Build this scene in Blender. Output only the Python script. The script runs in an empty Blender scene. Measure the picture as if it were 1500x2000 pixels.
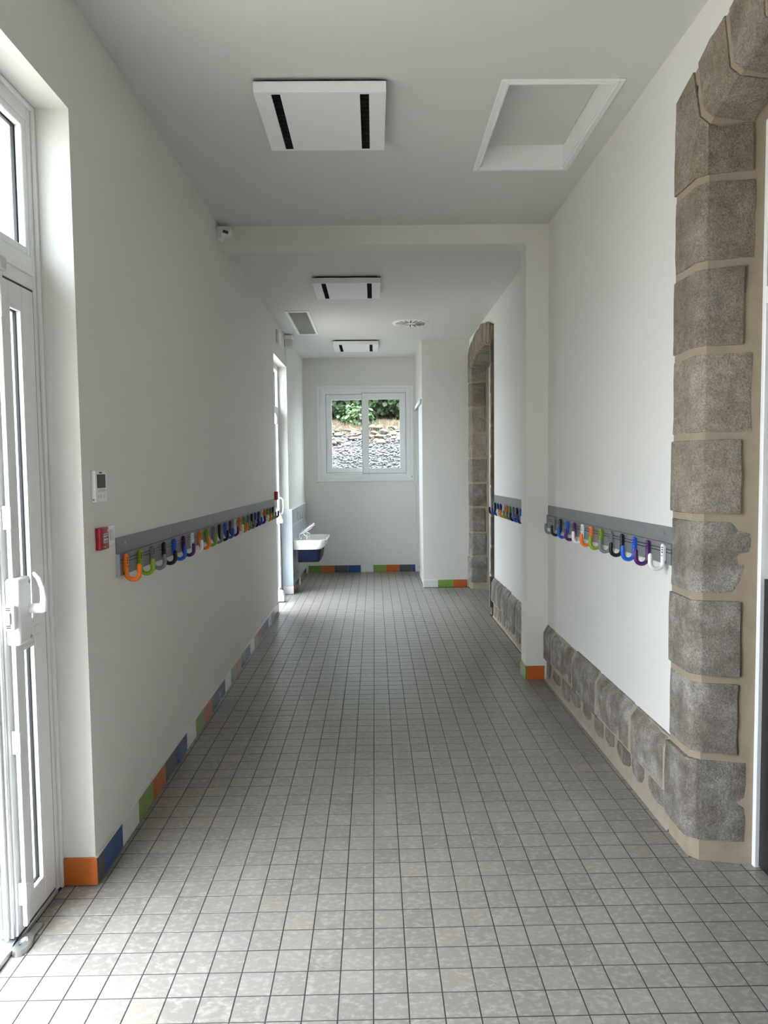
import bpy, bmesh, math, random
import numpy as np
from mathutils import Vector, Matrix, noise
random.seed(7)
S = bpy.context.scene
COL = S.collection
PI = math.pi

# ------------------------------------------------------------------ camera, sky, sun, exposure
cam_d = bpy.data.cameras.new('camera')
cam_d.sensor_fit = 'VERTICAL'; cam_d.sensor_height = 36.0
cam_d.lens = 1418.62 / 2000 * 36.0
cam_d.clip_start = 0.05; cam_d.clip_end = 300
cam = bpy.data.objects.new('camera', cam_d); COL.objects.link(cam)
R_ = Vector((0.99984606, -0.0132712, -0.01147722)); U_ = Vector((0.01225918, 0.06042483, 0.99809747)); W_ = Vector((0.01255244, 0.99808452, -0.06057822))
CAM = Vector((0, 0, 1.52488))
cam.matrix_world = Matrix(((R_.x, U_.x, -W_.x, 0), (R_.y, U_.y, -W_.y, 0), (R_.z, U_.z, -W_.z, CAM.z), (0, 0, 0, 1)))
S.camera = cam

world = bpy.data.worlds.new('overcast_sky'); S.world = world
world.use_nodes = True
wn = world.node_tree.nodes; wl = world.node_tree.links
wbg = wn['Background']
wbg.inputs['Color'].default_value = (0.86, 0.94, 1.03, 1)
# overcast sky: three times brighter at the zenith than at the horizon, all round
SKY = 15.0
wt = wn.new('ShaderNodeTexCoord'); wx = wn.new('ShaderNodeSeparateXYZ'); wl.new(wt.outputs['Generated'], wx.inputs[0])
wm = wn.new('ShaderNodeMapRange'); wl.new(wx.outputs['Z'], wm.inputs[0]); wm.inputs[1].default_value = 0.0; wm.inputs[2].default_value = 1.0
wm.inputs[3].default_value = SKY / 3; wm.inputs[4].default_value = SKY; wl.new(wm.outputs[0], wbg.inputs['Strength'])

sun_d = bpy.data.lights.new('sun', 'SUN'); sun_d.energy = 1.5; sun_d.angle = math.radians(6); sun_d.color = (1.0, 0.95, 0.86)
sun = bpy.data.objects.new('sun', sun_d); COL.objects.link(sun)
sun.rotation_euler = Vector((-0.35, 0.55, -0.76)).to_track_quat('-Z', 'Y').to_euler()

S.view_settings.view_transform = 'Standard'
S.view_settings.look = 'None'
S.view_settings.gamma = 1.0
S.view_settings.use_curve_mapping = False
S.view_settings.exposure = 0.86
S.cycles.max_bounces = 14
S.cycles.diffuse_bounces = 8
S.cycles.glossy_bounces = 4
S.cycles.transparent_max_bounces = 16
S.cycles.sample_clamp_indirect = 8

# ------------------------------------------------------------------ materials
def mat(name, color, rough=0.6, metal=0.0, spec=0.5, coat=0.0):
    m = bpy.data.materials.new(name); m.use_nodes = True
    b = m.node_tree.nodes['Principled BSDF']
    b.inputs['Base Color'].default_value = (*color, 1)
    b.inputs['Roughness'].default_value = rough
    b.inputs['Metallic'].default_value = metal
    b.inputs['Specular IOR Level'].default_value = spec
    b.inputs['Coat Weight'].default_value = coat
    return m
def nt(m): return m.node_tree.nodes, m.node_tree.links, m.node_tree.nodes['Principled BSDF']
def pos(n): return n.new('ShaderNodeNewGeometry').outputs['Position']
def nz(n, l, vec, scale, detail=3, rough=0.55):
    t = n.new('ShaderNodeTexNoise'); t.inputs['Scale'].default_value = scale
    t.inputs['Detail'].default_value = detail; t.inputs['Roughness'].default_value = rough
    l.new(vec, t.inputs['Vector']); return t.outputs['Fac']
def ramp(n, l, fac, stops):
    r = n.new('ShaderNodeValToRGB'); e = r.color_ramp.elements
    while len(e) < len(stops): e.new(0.5)
    for x, (p, c) in zip(e, stops): x.position = p; x.color = (*c, 1)
    l.new(fac, r.inputs['Fac']); return r.outputs['Color']
def mix(n, l, fac, a, b, mode='MIX'):
    x = n.new('ShaderNodeMix'); x.data_type = 'RGBA'; x.blend_type = mode
    for sock, v in ((x.inputs['Factor'], fac), (x.inputs['A'], a), (x.inputs['B'], b)):
        if hasattr(v, 'is_linked'): l.new(v, sock)
        elif isinstance(v, (int, float)): sock.default_value = v
        else: sock.default_value = (*v, 1)
    return x.outputs['Result']
def bump(n, l, b, h, strength, dist=0.01):
    x = n.new('ShaderNodeBump'); x.inputs['Strength'].default_value = strength; x.inputs['Distance'].default_value = dist
    l.new(h, x.inputs['Height']); l.new(x.outputs['Normal'], b.inputs['Normal'])
def mth(n, l, op, a, b=None):
    x = n.new('ShaderNodeMath'); x.operation = op
    for i, v in enumerate((a, b)):
        if v is None: continue
        if hasattr(v, 'is_linked'): l.new(v, x.inputs[i])
        else: x.inputs[i].default_value = v
    return x.outputs[0]

def wall_mat(name, c):
    m = mat(name, c, 0.62, spec=0.3); n, l, b = nt(m); p = pos(n)
    f = nz(n, l, p, 1.3, 2)
    l.new(mix(n, l, f, tuple(x * 0.97 for x in c), tuple(min(1, x * 1.02) for x in c)), b.inputs['Base Color'])
    v = n.new('ShaderNodeTexVoronoi'); v.inputs['Scale'].default_value = 210; l.new(p, v.inputs['Vector'])
    bump(n, l, b, v.outputs['Distance'], 0.16, 0.0015)
    return m
M = {}
M['wall'] = wall_mat('wall_paint', (0.745, 0.732, 0.695))
M['ceil'] = wall_mat('ceiling_paint', (0.69, 0.685, 0.665))
M['beam'] = wall_mat('beam_paint', (0.74, 0.725, 0.67))
M['pvc'] = mat('white_pvc', (0.84, 0.85, 0.85), 0.32)
M['white'] = mat('white_plastic', (0.86, 0.87, 0.87), 0.35)
M['offwhite'] = mat('grey_white_plastic', (0.62, 0.63, 0.62), 0.4)
M['ceramic'] = mat('white_ceramic', (0.86, 0.86, 0.85), 0.1, coat=0.5)
M['navy'] = mat('navy_plastic', (0.004, 0.010, 0.042), 0.4, spec=0.25)
M['chrome'] = mat('chrome', (0.75, 0.76, 0.78), 0.12, 1.0)
M['steel'] = mat('brushed_steel', (0.55, 0.56, 0.57), 0.35, 1.0)
M['alu'] = mat('aluminium', (0.72, 0.73, 0.73), 0.4, 0.8)
M['dark'] = mat('black_rubber', (0.012, 0.012, 0.014), 0.5)
M['darkhole'] = mat('dark_void', (0.004, 0.004, 0.005), 0.8)
M['rail'] = mat('grey_rail_lacquer', (0.185, 0.19, 0.195), 0.42)
M['railcap'] = mat('pale_rail_cap', (0.42, 0.46, 0.52), 0.4)
M['groove'] = mat('rail_groove', (0.02, 0.02, 0.022), 0.6)
M['red'] = mat('red_plastic', (0.36, 0.006, 0.018), 0.3)
M['screen'] = mat('grey_screen', (0.035, 0.04, 0.042), 0.12)
M['ink'] = mat('printed_ink', (0.03, 0.03, 0.035), 0.6)
M['label'] = mat('label_paper', (0.72, 0.72, 0.70), 0.6)
M['door_dark'] = mat('dark_door_panel', (0.012, 0.012, 0.015), 0.3)
M['door_grey'] = mat('grey_door_panel', (0.42, 0.41, 0.41), 0.4)
M['heater'] = mat('white_heater_lacquer', (0.86, 0.865, 0.86), 0.45)
M['grout'] = mat('dark_grout', (0.045, 0.045, 0.045), 0.9)
M['paleg'] = mat('pale_grout', (0.62, 0.62, 0.60), 0.8)
HC = {'orange': (0.92, 0.20, 0.012), 'green': (0.21, 0.40, 0.012), 'grey': (0.20, 0.215, 0.245), 'black': (0.006, 0.006, 0.008),
      'blue': (0.012, 0.105, 0.62), 'purple': (0.075, 0.014, 0.115), 'white': (0.84, 0.85, 0.86)}
HM = {k: mat('hook_plastic_' + k, v, 0.28) for k, v in HC.items()}
SC = {'orange': (0.50, 0.13, 0.024), 'green': (0.20, 0.33, 0.075), 'blue': (0.028, 0.085, 0.24), 'grey': (0.085, 0.087, 0.09),
      'white': (0.76, 0.76, 0.76), 'red': (0.42, 0.13, 0.09)}
SM = {}
for k, v in SC.items():
    m = mat('glazed_tile_' + k, v, 0.22); n, l, b = nt(m)
    l.new(mix(n, l, nz(n, l, pos(n), 30), tuple(x * 0.92 for x in v), tuple(min(1, x * 1.06) for x in v)), b.inputs['Base Color'])
    SM[k] = m
M['walltile'] = mat('blue_grey_wall_tile', (0.50, 0.54, 0.59), 0.15)

def thin_glass(name, tint=(0.96, 0.985, 0.98)):
    m = bpy.data.materials.new(name); m.use_nodes = True
    n = m.node_tree.nodes; l = m.node_tree.links
    n.remove(n['Principled BSDF']); out = n['Material Output']
    t = n.new('ShaderNodeBsdfTransparent'); t.inputs['Color'].default_value = (*tint, 1)
    g = n.new('ShaderNodeBsdfGlossy'); g.inputs['Roughness'].default_value = 0.0
    fr = n.new('ShaderNodeFresnel')
    bf = n.new('ShaderNodeNewGeometry').outputs['Backfacing']     # no refraction in the pane, so both faces reflect alike
    mr = n.new('ShaderNodeMapRange'); l.new(bf, mr.inputs[0]); mr.inputs[3].default_value = 1.45; mr.inputs[4].default_value = 1 / 1.45
    l.new(mr.outputs[0], fr.inputs['IOR'])
    x = n.new('ShaderNodeMixShader'); l.new(fr.outputs[0], x.inputs[0]); l.new(t.outputs[0], x.inputs[1]); l.new(g.outputs[0], x.inputs[2])
    l.new(x.outputs[0], out.inputs['Surface']); return m
M['glass'] = thin_glass('window_glass')

def floor_mat():
    m = mat('stoneware_floor_tile', (0.4, 0.38, 0.35), 0.38, spec=0.5); n, l, b = nt(m); p = pos(n)
    q = n.new('ShaderNodeVectorMath'); q.operation = 'MULTIPLY_ADD'; l.new(p, q.inputs[0])
    q.inputs[1].default_value = (10, 10, 0); q.inputs[2].default_value = (0.2039, -19.237, 0)
    fl = n.new('ShaderNodeVectorMath'); fl.operation = 'FLOOR'; l.new(q.outputs[0], fl.inputs[0])
    wnz = n.new('ShaderNodeTexWhiteNoise'); l.new(fl.outputs[0], wnz.inputs['Vector'])
    base = ramp(n, l, wnz.outputs['Value'], [(0, (0.212, 0.196, 0.176)), (0.45, (0.230, 0.214, 0.193)), (0.8, (0.248, 0.232, 0.211)), (1, (0.256, 0.230, 0.194))])
    sh = n.new('ShaderNodeVectorMath'); sh.operation = 'MULTIPLY_ADD'; l.new(wnz.outputs['Color'], sh.inputs[0]); sh.inputs[1].default_value = (5, 5, 5); l.new(p, sh.inputs[2])
    st = n.new('ShaderNodeVectorMath'); st.operation = 'MULTIPLY'; l.new(sh.outputs[0], st.inputs[0]); st.inputs[1].default_value = (1.0, 1.5, 1)
    f1 = nz(n, l, st.outputs[0], 42, 4, 0.62)
    c = mix(n, l, ramp(n, l, f1, [(0.48, (0, 0, 0)), (0.66, (0.95, 0.95, 0.95))]), base, (0.335, 0.312, 0.280))
    f2 = nz(n, l, p, 3.0, 2)
    c = mix(n, l, 0.5, c, mix(n, l, f2, (0.38, 0.38, 0.38), (0.62, 0.61, 0.60)), 'OVERLAY')
    l.new(c, b.inputs['Base Color'])
    r = n.new('ShaderNodeMapRange'); l.new(f1, r.inputs[0]); r.inputs[3].default_value = 0.27; r.inputs[4].default_value = 0.33
    l.new(r.outputs[0], b.inputs['Roughness'])
    bump(n, l, b, f1, 0.12, 0.001)
    return m
M['floor'] = floor_mat()

def stone_mat(name, ca, cb, cc):
    m = mat(name, ca, 0.9, spec=0.2); n, l, b = nt(m); p = pos(n)
    oi = n.new('ShaderNodeObjectInfo')
    sh = n.new('ShaderNodeVectorMath'); sh.operation = 'ADD'; l.new(p, sh.inputs[0]); l.new(oi.outputs['Random'], sh.inputs[1])
    f1 = nz(n, l, sh.outputs[0], 7, 4); f2 = nz(n, l, p, 150, 3, 0.7); f3 = nz(n, l, sh.outputs[0], 26, 4, 0.7)
    c = ramp(n, l, f1, [(0.32, ca), (0.5, cb), (0.7, cc)])
    c = mix(n, l, 0.6, c, ramp(n, l, f2, [(0.33, (0.24, 0.24, 0.24)), (0.5, (0.5, 0.5, 0.5)), (0.68, (0.82, 0.81, 0.79))]), 'OVERLAY')
    c = mix(n, l, 0.55, c, ramp(n, l, f3, [(0.3, (0.3, 0.3, 0.3)), (0.7, (0.7, 0.69, 0.67))]), 'OVERLAY')
    hv = n.new('ShaderNodeHueSaturation'); l.new(c, hv.inputs['Color']); hv.inputs['Saturation'].default_value = 0.9
    l.new(mth(n, l, 'ADD', mth(n, l, 'MULTIPLY', oi.outputs['Random'], 0.30), 0.85), hv.inputs['Value'])
    l.new(hv.outputs[0], b.inputs['Base Color'])
    hsum = mth(n, l, 'ADD', f2, mth(n, l, 'MULTIPLY', f3, 1.6))
    bump(n, l, b, hsum, 0.7, 0.006)
    return m
M['stone'] = stone_mat('granite_warm', (0.205, 0.165, 0.122), (0.255, 0.21, 0.162), (0.30, 0.262, 0.218))
M['stone_grey'] = stone_mat('granite_grey', (0.165, 0.142, 0.115), (0.225, 0.198, 0.168), (0.35, 0.328, 0.298))
def mortar_mat(name, c):
    m = mat(name, c, 0.95, spec=0.1); n, l, b = nt(m); p = pos(n)
    l.new(mix(n, l, nz(n, l, p, 14, 4), tuple(x * 0.8 for x in c), tuple(x * 1.15 for x in c)), b.inputs['Base Color'])
    bump(n, l, b, nz(n, l, p, 220, 2), 0.5, 0.003); return m
M['mortar'] = mortar_mat('lime_mortar', (0.35, 0.285, 0.212))
M['mortar_pale'] = mortar_mat('pale_lime_mortar', (0.38, 0.325, 0.258))
M['render'] = mortar_mat('roughcast_render', (0.56, 0.50, 0.38))
M['concrete'] = mortar_mat('terrace_concrete', (0.42, 0.375, 0.32))
M['gravel'] = mortar_mat('pale_gravel', (0.098, 0.097, 0.098))
M['bed'] = mortar_mat('gravel_bed_shaded', (0.055, 0.052, 0.048))  # bed darkened so the gaps between gravel stones read as shadow
M['soil'] = mortar_mat('dry_soil', (0.08, 0.06, 0.042))
M['rubble'] = stone_mat('pale_rubble_stone', (0.055, 0.036, 0.016), (0.115, 0.098, 0.073), (0.165, 0.15, 0.128))
M['leaf'] = mat('hazel_leaf', (0.10, 0.20, 0.035), 0.5); n, l, b = nt(M['leaf'])
l.new(ramp(n, l, nz(n, l, pos(n), 9, 2), [(0.3, (0.012, 0.028, 0.007)), (0.5, (0.028, 0.060, 0.014)), (0.72, (0.058, 0.096, 0.027))]), b.inputs['Base Color'])
M['bark'] = mat('bark', (0.09, 0.07, 0.05), 0.9)
M['dry'] = mat('dry_grass_blade', (0.12, 0.094, 0.055), 0.8)

# ------------------------------------------------------------------ mesh helpers
def NB(): return bmesh.new()
def bx(bm, x0, x1, y0, y1, z0, z1, bev=0.0, seg=1):
    vs = [bm.verts.new((x, y, z)) for x in (x0, x1) for y in (y0, y1) for z in (z0, z1)]
    fs = [bm.faces.new([vs[i] for i in q]) for q in ((0, 1, 3, 2), (4, 6, 7, 5), (0, 4, 5, 1), (2, 3, 7, 6), (0, 2, 6, 4), (1, 5, 7, 3))]
    if bev > 0:
        es = list({e for f in fs for e in f.edges})
        bmesh.ops.bevel(bm, geom=es, offset=bev, segments=seg, profile=0.5, affect='EDGES')
def frame_of(t):
    t = t.normalized(); a = Vector((0, 0, 1)) if abs(t.z) < 0.9 else Vector((1, 0, 0))
    s = t.cross(a).normalized(); return s, s.cross(t).normalized()
def tube(bm, pts, r, seg=10, round_ends=False):
    pts = [Vector(p) for p in pts]; n = len(pts)
    rs = list(r) if hasattr(r, '__len__') else [r] * n
    if round_ends:
        d0 = (pts[0] - pts[1]).normalized(); d1 = (pts[-1] - pts[-2]).normalized()
        a, b = pts[0], pts[-1]; r0, r1 = rs[0], rs[-1]
        pts = [a + d0 * r0 * 0.9, a + d0 * r0 * 0.6] + pts + [b + d1 * r1 * 0.6, b + d1 * r1 * 0.9]
        rs = [r0 * 0.4, r0 * 0.82] + rs + [r1 * 0.82, r1 * 0.4]
    rings = []; s = None
    for i, p in enumerate(pts):
        t = pts[min(i + 1, len(pts) - 1)] - pts[max(i - 1, 0)]
        t.normalize()
        if s is None: s, _ = frame_of(t)
        s = (s - t * s.dot(t)).normalized(); w = s.cross(t)
        rings.append([bm.verts.new(p + (s * math.cos(2 * PI * k / seg) + w * math.sin(2 * PI * k / seg)) * rs[i]) for k in range(seg)])
    for a, b in zip(rings, rings[1:]):
        for k in range(seg): bm.faces.new((a[k], a[(k + 1) % seg], b[(k + 1) % seg], b[k]))
    bm.faces.new(rings[0][::-1]); bm.faces.new(rings[-1])
def cyl(bm, a, b, r, seg=14): tube(bm, [a, b], r, seg)
AX = {'x': lambda a, b, c: (c, a, b), 'y': lambda a, b, c: (a, c, b), 'z': lambda a, b, c: (a, b, c)}
def prism(bm, poly, axis, c0, c1, bev=0.0):
    f = AX[axis]
    A = [bm.verts.new(f(p[0], p[1], c0)) for p in poly]; B = [bm.verts.new(f(p[0], p[1], c1)) for p in poly]
    fs = [bm.faces.new(A), bm.faces.new(B[::-1])]; n = len(poly)
    for i in range(n): fs.append(bm.faces.new((A[i], B[i], B[(i + 1) % n], A[(i + 1) % n])))
    if bev: bmesh.ops.bevel(bm, geom=list({e for q in fs for e in q.edges}), offset=bev, segments=1, affect='EDGES')
def lathe(bm, prof, c, axis='z', seg=32):
    f = AX[axis]; rings = []
    for r, h in prof:
        rings.append([bm.verts.new(Vector(f(math.cos(2 * PI * k / seg) * r, math.sin(2 * PI * k / seg) * r, h)) + Vector(c)) for k in range(seg)])
    for a, b in zip(rings, rings[1:]):
        for k in range(seg): bm.faces.new((a[k], a[(k + 1) % seg], b[(k + 1) % seg], b[k]))
    bm.faces.new(rings[0][::-1]); bm.faces.new(rings[-1])
def loop_frame(bm, axis, c0, c1, a0, a1, b0, b1, w, bev=0.0):
    """rectangular frame of member width w (or (left, right, bottom, top)) in the plane across axis"""
    wl_, wr, wb, wt = w if hasattr(w, '__len__') else (w,) * 4
    f = AX[axis]
    for (p0, p1, q0, q1) in ((a0, a0 + wl_, b0, b1), (a1 - wr, a1, b0, b1), (a0 + wl_, a1 - wr, b0, b0 + wb), (a0 + wl_, a1 - wr, b1 - wt, b1)):
        x = [f(p0, q0, c0), f(p1, q1, c1)]
        bx(bm, *sorted((x[0][0], x[1][0])), *sorted((x[0][1], x[1][1])), *sorted((x[0][2], x[1][2])), bev)
def wtrans(o): return Vector(o.location) if o.parent is None else Vector(o.location) + (Vector() if o.matrix_parent_inverse == Matrix() else o.matrix_parent_inverse.translation) + wtrans(o.parent)
def obj(name, bm, m, parent=None, smooth=False, label=None):
    """one mesh object, built in world coordinates, re-centred on its own middle"""
    bmesh.ops.recalc_face_normals(bm, faces=bm.faces[:])
    me = bpy.data.meshes.new(name); bm.to_mesh(me); bm.free()
    o = bpy.data.objects.new(name, me); COL.objects.link(o)
    me.materials.append(m)
    if me.vertices:
        co = np.empty(len(me.vertices) * 3); me.vertices.foreach_get('co', co); co = co.reshape(-1, 3)
        c = Vector(((co.min(0) + co.max(0)) / 2).tolist()); c.z = co[:, 2].min()
        me.transform(Matrix.Translation(-c)); o.location = c
    if smooth:
        me.polygons.foreach_set('use_smooth', [True] * len(me.polygons))
        me.set_sharp_from_angle(angle=math.radians(24 if name == 'stone' else 35))
    if parent is not None: adopt(o, parent)
    if label: o['label'] = label
    return o
def adopt(o, parent):
    o.parent = parent; o.location = Vector(o.location) - WP[parent.name]; WP[o.name] = WP[parent.name] + Vector(o.location)
WP = {}
_obj = obj
def obj(*a, **k):
    o = _obj(*a, **k)
    if o.parent is None: WP[o.name] = Vector(o.location)
    return o
def tag(o, label, cat, group=None, kind=None):
    o['label'] = label; o['category'] = cat
    if group: o['group'] = group
    if kind: o['kind'] = kind
    return o
def thing(name, loc, label, cat, group=None, kind=None):
    o = bpy.data.objects.new(name, None); COL.objects.link(o); o.location = loc; o.empty_display_size = 0.05
    WP[o.name] = Vector(loc); return tag(o, label, cat, group, kind)
def dup(src, parent, loc, name=None):
    c = src.copy(); COL.objects.link(c); c.parent = parent
    c.location = Vector(loc) - (WP[parent.name] if parent else Vector()); WP[c.name] = Vector(loc); return c

# ------------------------------------------------------------------ dimensions (metres)
XL = -1.045; XLO = -1.44; XR = 1.222; XR2 = 1.205
ZC = 3.19; ZC2 = 3.115
Y0 = -3.2; YB = 5.1; YB2 = 5.27; YE = 10.6
D1 = (1.00, 2.61, 2.78); D2 = (7.715, 8.82, 2.745)      # the two glazed doors in the left wall: y0, y1, head; near y0 widened, unseen, for more light
FX = -1.172                                             # inner face of the near door frame
A1 = dict(y0=1.18, y1=2.70, spring=2.755, rise=0.115, depth=0.235, x=1.200, back=1.378)
A2 = dict(y0=7.45, y1=9.00, spring=2.735, rise=0.115, depth=0.235, x=1.183, back=1.378)
for A in (A1, A2):
    c = (A['y1'] - A['y0']) / 2; A['yc'] = A['y0'] + c; A['R'] = (c * c + A['rise'] ** 2) / (2 * A['rise'])
    A['zc'] = A['spring'] + A['rise'] - A['R']
def arc(A, r, a): return (A['yc'] + r * math.sin(a), A['zc'] + r * math.cos(a))

# ------------------------------------------------------------------ setting: floor
bm = NB(); bx(bm, -1.30, 1.46, Y0, YE + 0.05, -0.12, -0.0014)
floor = obj('floor', bm, M['grout']); tag(floor, 'corridor floor of small square grey stoneware tiles with dark joints', 'floor', kind='structure')
TX, TY, TP, TG = -0.0204, 1.9237, 0.1, 0.0037
def in_room(x0, x1, y0, y1):
    """clip a tile to the floor outline; None when nothing is left"""
    def xmin(y):
        if D1[0] < y < D1[1]: return -1.165
        if D2[0] < y < D2[1]: return -1.13
        return XL if y < 8.8 else -1.0
    def xmax(y):
        if 1.1 < y < 2.76 or 7.40 < y < 9.04: return 1.44
        if YB < y < YB2: return 1.07
        if y > 9.15: return 0.607
        return 1.207 if y < YB else 1.175
    ym = (y0 + y1) / 2
    a, b = max(x0, xmin(ym)), min(x1, xmax(ym))
    y0, y1 = max(y0, Y0), min(y1, YE)
    if ym > 9.1 and ym < 9.2 and x0 > 0.607: y1 = min(y1, 9.15)
    return (a, b, y0, y1) if b - a > 0.008 and y1 - y0 > 0.008 else None
tiles = []
for j in range(-52, 88):
    for i in range(-13, 15):
        t = in_room(TX + i * TP + TG / 2, TX + (i + 1) * TP - TG / 2, TY + j * TP + TG / 2, TY + (j + 1) * TP - TG / 2)
        if t: tiles.append(t)
def tile_geo(a, b, c, d, z, bev=0.0006):
    top = [(a + bev, c + bev, z), (b - bev, c + bev, z), (b - bev, d - bev, z), (a + bev, d - bev, z)]
    lo = [(a, c, z - bev), (b, c, z - bev), (b, d, z - bev), (a, d, z - bev)]
    bt = [(p[0], p[1], -0.0014) for p in lo]
    return top + lo + bt, [(0, 1, 2, 3)] + [(4 + k, 4 + (k + 1) % 4, (k + 1) % 4, k) for k in range(4)] + [(8 + k, 8 + (k + 1) % 4, 4 + (k + 1) % 4, 4 + k) for k in range(4)]
def visible(t):
    y = (t[2] + t[3]) / 2
    if y < 1.50: return False
    x = (t[0] + t[1]) / 2
    return abs(x + 0.013 * y) < 0.532 * y + 0.03
near = sorted([t for t in tiles if visible(t)], key=lambda t: t[2] + abs(t[0]) * 0.05)[:300]
nearset = set(near)
cache = {}
for t in near:
    w, d = round(t[1] - t[0], 4), round(t[3] - t[2], 4)
    if (w, d) not in cache:
        v, f = tile_geo(-w / 2, w / 2, -d / 2, d / 2, 0.0)
        me = bpy.data.meshes.new('tile'); me.from_pydata(v, [], f); me.materials.append(M['floor']); me.materials.append(M['grout']); me.polygons.foreach_set('material_index', [0] * 5 + [1] * 4); cache[(w, d)] = me
    o = bpy.data.objects.new('tile', cache[(w, d)]); COL.objects.link(o); o.parent = floor
    o.location = Vector(((t[0] + t[1]) / 2, (t[2] + t[3]) / 2, random.uniform(-0.0003, 0.0002))) - WP['floor']
V, F = [], []
for t in tiles:
    if t in nearset: continue
    v, f = tile_geo(*t, random.uniform(-0.0003, 0.0002)); k = len(V); V += v; F += [tuple(k + i for i in q) for q in f]
me = bpy.data.meshes.new('tiles'); me.from_pydata(V, [], F); me.materials.append(M['floor']); me.materials.append(M['grout']); me.polygons.foreach_set('material_index', ([0] * 5 + [1] * 4) * (len(F) // 9))
o = bpy.data.objects.new('tile_field', me); COL.objects.link(o); o.parent = floor; o.location = -WP['floor']; o['kind'] = 'stuff'

# ------------------------------------------------------------------ setting: walls and ceiling
bm = NB()
XI = -1.26
for (y0, y1, z0, z1) in ((Y0, D1[0], 0, ZC), (D1[0], D1[1], D1[2], ZC), (D1[1], D2[0], 0, ZC), (D2[0], D2[1], D2[2], ZC)):
    bx(bm, XI, XL, y0, y1, z0, z1)
prism(bm, [(XI, D2[1]), (-1.042, D2[1]), (-1.012, YE + 0.35), (XI, YE + 0.35)], 'z', 0, ZC)
wall_left = obj('wall_left', bm, M['wall']); tag(wall_left, 'long white left wall with two glazed door openings', 'wall', kind='structure')
bm = NB()
for (y0, y1, z0, z1) in ((Y0, D1[0], -0.1, ZC + 0.2), (D1[0], D1[1], D1[2], ZC + 0.2), (D1[1], 5.2, -0.1, ZC + 0.2), (5.2, D2[0], -0.1, ZC + 0.2), (D2[0], D2[1], D2[2], ZC + 0.2), (D2[1], YE + 0.35, -0.1, ZC + 0.2)):
    bx(bm, XLO if y0 < 5 and y1 < 8 else -1.335, XI, y0, y1, z0, z1)  # far outer wall made thinner, out of view, so more daylight enters
wo = obj('wall_outer', bm, M['render']); tag(wo, 'beige roughcast outer face of the left wall seen through the door glass', 'wall', kind='structure')

def right_wall_poly(A, ya, yb, ztop, yq0, yq1):
    r = A['R'] + A['depth']; pts = [(ya, 0), (yq0, 0), (yq0, A['spring'] + 0.21)]
    am = math.asin((A['y1'] - A['yc'] + 0.07) / r)
    for k in range(13):
        y, z = arc(A, r, -am + 2 * am * k / 12); pts.append((y, min(z, ztop - 0.004)))
    pts += [(yq1, A['spring'] + 0.21), (yq1, 0), (yb, 0), (yb, ztop), (ya, ztop)]
    return pts
bm = NB(); prism(bm, right_wall_poly(A1, Y0, YB2, ZC, 0.95, 2.93), 'x', XR, 1.46)
wr = obj('wall_right', bm, M['wall']); tag(wr, 'white right wall beside the camera around the near stone arch', 'wall', kind='structure')
bm = NB(); prism(bm, right_wall_poly(A2, YB2, 9.60, ZC2, 7.30, 9.085), 'x', XR2, 1.46)
wr2 = obj('wall_right_rear', bm, M['wall']); tag(wr2, 'white right wall beyond the pillar around the far stone arch', 'wall', kind='structure')
# closet block that closes the right side at the end
bm = NB()
bx(bm, 0.607, 0.69, 9.16, 9.24, 0, ZC2); bx(bm, 0.69, 1.20, 9.16, 9.24, 0, ZC2)
bx(bm, 0.607, 0.69, 10.52, YE, 0, ZC2); bx(bm, 0.607, 0.69, 9.24, 10.52, 2.385, ZC2)
wc = obj('wall_closet', bm, M['wall']); tag(wc, 'white wall of the closet that juts out beside the far stone arch', 'wall', kind='structure')
WX0, WX1, WZ0, WZ1 = -0.822, 0.572, 1.352, 2.715
bm = NB()
for (x0, x1, z0, z1) in ((-1.3, WX0, 0, ZC2), (WX1, 1.46, 0, ZC2), (WX0, WX1, 0, WZ0), (WX0, WX1, WZ1, ZC2)):
    bx(bm, x0, x1, YE, YE + 0.35, z0, z1)
we = obj('wall_end', bm, M['wall']); tag(we, 'white end wall with the sliding window', 'wall', kind='structure')
bm = NB()
bx(bm, -1.3, 1.46, Y0 - 0.25, Y0, 0, ZC)
wb = obj('wall_back', bm, M['wall']); tag(wb, 'white wall behind the camera', 'wall', kind='structure')
# ceilings with the recess for the hatch
HX0, HX1, HY0, HY1 = 0.606, 1.072, 3.247, 4.137
bm = NB()
for (x0, x1, y0, y1) in ((-1.3, HX0, Y0, YB2), (HX1, 1.5, Y0, YB2), (HX0, HX1, Y0, HY0), (HX0, HX1, HY1, YB2)):
    bx(bm, x0, x1, y0, y1, ZC, ZC + 0.16)
bx(bm, -1.6, 4.2, Y0 - 0.3, YE + 0.4, ZC + 0.16, ZC + 0.40)  # roof slab, carried over the added room to keep sun out
ce = obj('ceiling', bm, M['ceil']); tag(ce, 'white ceiling over the front half of the corridor', 'ceiling', kind='structure')
bm = NB(); bx(bm, -1.3, 1.5, YB2, YE + 0.35, ZC2, ZC + 0.16)
ce2 = obj('ceiling_rear', bm, M['ceil']); tag(ce2, 'white lower ceiling beyond the cross beam', 'ceiling', kind='structure')
bm = NB()
prism(bm, [(XL, ZC), (XL, 3.06), (1.067, 3.06), (1.067, 0), (XR, 0), (XR, ZC)], 'y', YB, YB2)
pl = obj('wall_pillar', bm, M['beam']); tag(pl, 'white cross beam and square pillar between the two halves of the corridor', 'pillar', kind='structure')
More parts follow.
